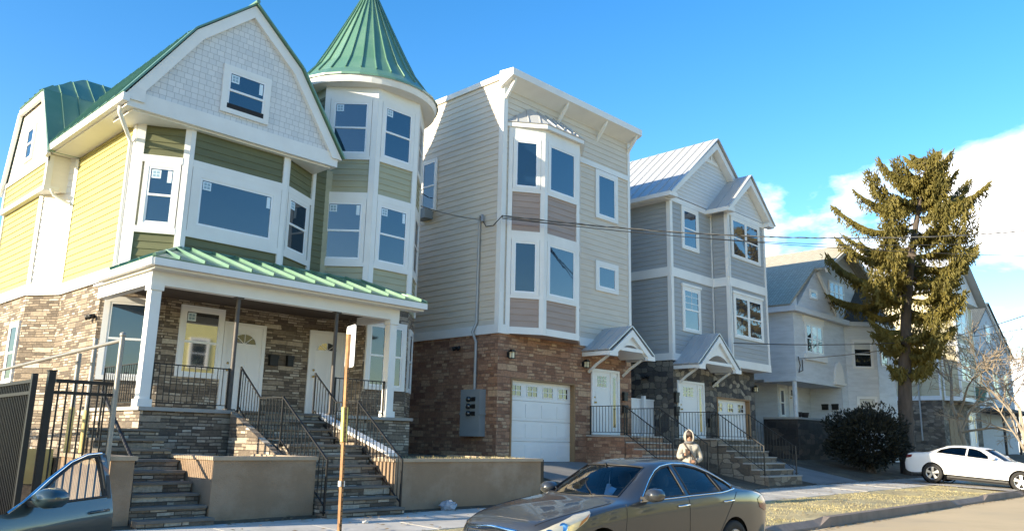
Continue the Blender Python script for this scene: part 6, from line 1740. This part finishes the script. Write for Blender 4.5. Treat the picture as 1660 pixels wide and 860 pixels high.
# ================================================================= pedestrian
PX, PY = 17.35, 10.75
PR = thing('person', 'person in a pale hooded jacket on the pavement behind the grey sedan', 'person', (PX, PY, G(PX, PY)+.015))
PR.rotation_euler = (0, 0, radians(-52))
M['skin'] = pmat('skin', (.30, .17, .11), .55, .05)
M['jacket'] = pmat('cream_jacket', (.34, .315, .275), .9, .14, 9, bump=.9, bscale=14, obj=True, dirt=(.30, .275, .24), dscale=5)
M['trousers'] = pmat('dark_trousers', (.05, .052, .06), .85, .1, 6)
M['shoes'] = pmat('brown_shoes', (.06, .04, .03), .6, .1)
M['scarf'] = pmat('grey_scarf', (.12, .12, .13), .95, .15, 9)
M['eye'] = pmat('dark_eye', (.01, .01, .01), .3, 0)
def skin(name, verts, edges, radii, mat, parent, sub=2, root=0):
    me = bpy.data.meshes.new(name); me.from_pydata(verts, edges, [])
    o = bpy.data.objects.new(name, me); COL.objects.link(o)
    md = o.modifiers.new('skin', 'SKIN'); md.use_smooth_shade = True
    o.modifiers.new('sub', 'SUBSURF').levels = sub
    if not me.skin_vertices: me.skin_vertices.new()
    for v, r in zip(me.skin_vertices[0].data, radii):
        v.radius = (r, r) if not isinstance(r, tuple) else r
    me.skin_vertices[0].data[root].use_root = True
    dg = bpy.context.evaluated_depsgraph_get(); dg.update()
    nm = bpy.data.meshes.new_from_object(o.evaluated_get(dg)); nm.name = name
    bpy.data.objects.remove(o)
    for p in nm.polygons: p.use_smooth = True
    nm.materials.clear(); nm.materials.append(M[mat])
    q = bpy.data.objects.new(name, nm); COL.objects.link(q); q.parent = parent
    return q
# facing -Y; his right arm is at -X
V = [(0, 0, .90), (0, .01, 1.05), (0, .0, 1.22), (0, .0, 1.33), (0, -.015, 1.40), (0, -.035, 1.47), (0, -.05, 1.56),     # 0-6 spine to head
     (-.165, .0, 1.31), (-.235, .01, 1.06), (-.13, -.20, 1.13),                                                        # 7-9 right arm raised to the chest
     (.165, .0, 1.31), (.255, .03, 1.05), (.10, -.16, .97),                                                            # 10-12 left hand at the waist
     (-.09, 0, .86), (-.105, -.03, .48), (-.11, .02, .08), (-.115, -.12, .04),
     (.09, 0, .86), (.12, -.10, .50), (.13, -.06, .08), (.135, -.20, .04)]
E_ = [(0, 1), (1, 2), (2, 3), (3, 4), (4, 5), (5, 6), (3, 7), (7, 8), (8, 9), (3, 10), (10, 11), (11, 12), (0, 13), (13, 14), (14, 15), (15, 16), (0, 17), (17, 18), (18, 19), (19, 20)]
Rr = [.13, .125, .135, .11, .055, .095, .095, .06, .047, .034, .06, .047, .034, .085, .06, .042, .04, .085, .06, .042, .04]
# fingers on both hands, rooted in the palm
def hand(wrist, d, side, curl):
    d = Vector(d).normalized(); s_ = Vector(side).normalized(); c_ = Vector(curl).normalized()
    k = len(V); V.append(tuple(Vector(wrist)+d*.05)); E_.append((V.index(tuple(wrist)), k)); Rr.append(.032)
    for i, ln in enumerate((.060, .070, .064, .048)):
        b = Vector(wrist)+d*.075+s_*(-.027+.018*i); j = len(V)
        V.extend([tuple(b), tuple(b+d*ln*.55+c_*ln*.2), tuple(b+d*ln*.75+c_*ln*.75)]); E_.extend([(k, j), (j, j+1), (j+1, j+2)]); Rr.extend([.010, .009, .008])
    b = Vector(wrist)+d*.03-s_*.035; j = len(V)
    V.extend([tuple(b), tuple(b+d*.03-s_*.02+c_*.012), tuple(b+d*.05-s_*.008+c_*.03)]); E_.extend([(k, j), (j, j+1), (j+1, j+2)]); Rr.extend([.013, .010, .009])
hand(V[9], (.75, -.45, .5), (.2, .2, -1), (.5, .6, .2))
hand(V[12], (-.85, -.35, .05), (0, -.3, -1), (-.3, .8, 0))
bodyo = skin('body', V, E_, Rr, 'skin', PR, 2)
jv = [(0, 0, .80), (0, .0, .92), (0, .01, 1.06), (0, .0, 1.22), (0, .0, 1.33), (0, -.005, 1.43), (-.175, .0, 1.31), (-.25, .01, 1.06), (-.15, -.17, 1.12), (.175, .0, 1.31), (.27, .03, 1.05), (.125, -.135, .975)]
je = [(0, 1), (1, 2), (2, 3), (3, 4), (4, 5), (4, 6), (6, 7), (7, 8), (4, 9), (9, 10), (10, 11)]
skin('jacket', jv, je, [.185, .185, .18, .175, .15, .105, .088, .080, .058, .088, .080, .058], 'jacket', PR, 2)
tv = [(0, 0, .88), (-.09, 0, .84), (-.105, -.03, .48), (-.11, .02, .10), (.09, 0, .84), (.12, -.10, .50), (.13, -.06, .10)]
skin('trousers', tv, [(0, 1), (1, 2), (2, 3), (0, 4), (4, 5), (5, 6)], [.14, .10, .078, .062, .10, .078, .062], 'trousers', PR, 2)
m = MB()
for x, y in ((-.112, -.05), (.133, -.13)): m.ball((x, y, .045), (.052, .135, .05), 12, 8)
m.build('shoes', 'shoes', PR, local=True)
m = MB(); m.tube([(0, -.205, .80), (0, -.205, .95), (0, -.19, 1.10), (0, -.185, 1.25), (0, -.15, 1.36)], .008, 6); m.build('zip', 'trousers', PR, local=True)
m = MB(); m.tube([(-.13, -.10, 1.40), (-.04, -.175, 1.25), (.10, -.195, 1.05), (.19, -.10, .92)], .016, 6); m.build('bag_strap', 'shoes', PR, local=True)
for a, b in (((-.155, -.165, 1.12), (-.128, -.205, 1.131)), ((.125, -.135, .975), (.095, -.165, .968))):
    m = MB(); m.tube([a, b], .052, 10); m.build('cuff', 'trousers', PR, local=True)
m = MB(); m.tube([(-.10, -.02, 1.42), (-.06, -.10, 1.425), (0, -.125, 1.42), (.06, -.10, 1.425), (.10, -.02, 1.42)], .032, 8); m.build('scarf', 'scarf', PR, local=True)
m = MB(); c0 = Vector((-.085, -.245, 1.20)); m.hexa([c0+Vector(v) for v in ((-.035, -.006, -.07), (.035, -.006, -.07), (.035, .006, -.07), (-.035, .006, -.07), (-.035, -.006, .07), (.035, -.006, .07), (.035, .006, .07), (-.035, .006, .07))]); m.build('phone', 'shoes', PR, local=True)
m = MB(); m.ball((0, -.045, 1.62), (.10, .10, .075), 14, 8); m.build('hair', 'shoes', PR, local=True)
# hood: a shell open towards the face
m = MB(); n, k = 18, 10; c = Vector((0, -.015, 1.555)); rr3 = Vector((.135, .145, .165)); V2 = []; F2 = []
for i in range(k+1):
    th = pi*.04+pi*.92*i/k
    for j in range(n+1):
        ph = radians(-46)+radians(272)*j/n
        V2.append(c+Vector((rr3.x*sin(th)*cos(ph), rr3.y*sin(th)*sin(ph), rr3.z*cos(th))))
for i in range(k):
    for j in range(n): F2.append([i*(n+1)+j, (i+1)*(n+1)+j, (i+1)*(n+1)+j+1, i*(n+1)+j+1])
m.add(V2, F2, 0, True)
rim_ = [V2[i*(n+1)] for i in range(k+1)]+[V2[i*(n+1)+n] for i in range(k, -1, -1)]
m.tube(rim_+[rim_[0]], .018, 6, cap=False)
m.build('hood', 'jacket', PR, local=True)
m = MB()
for sx_ in (-.032, .032): m.ball((sx_, -.140, 1.565), (.012, .008, .008), 8, 6)
m.build('eyes', 'eye', PR, local=True)
m = MB(); m.ball((0, -.148, 1.535), (.016, .022, .026), 10, 6); m.ball((0, -.136, 1.495), (.026, .010, .007), 10, 6); m.build('nose_and_mouth', 'skin', PR, local=True)
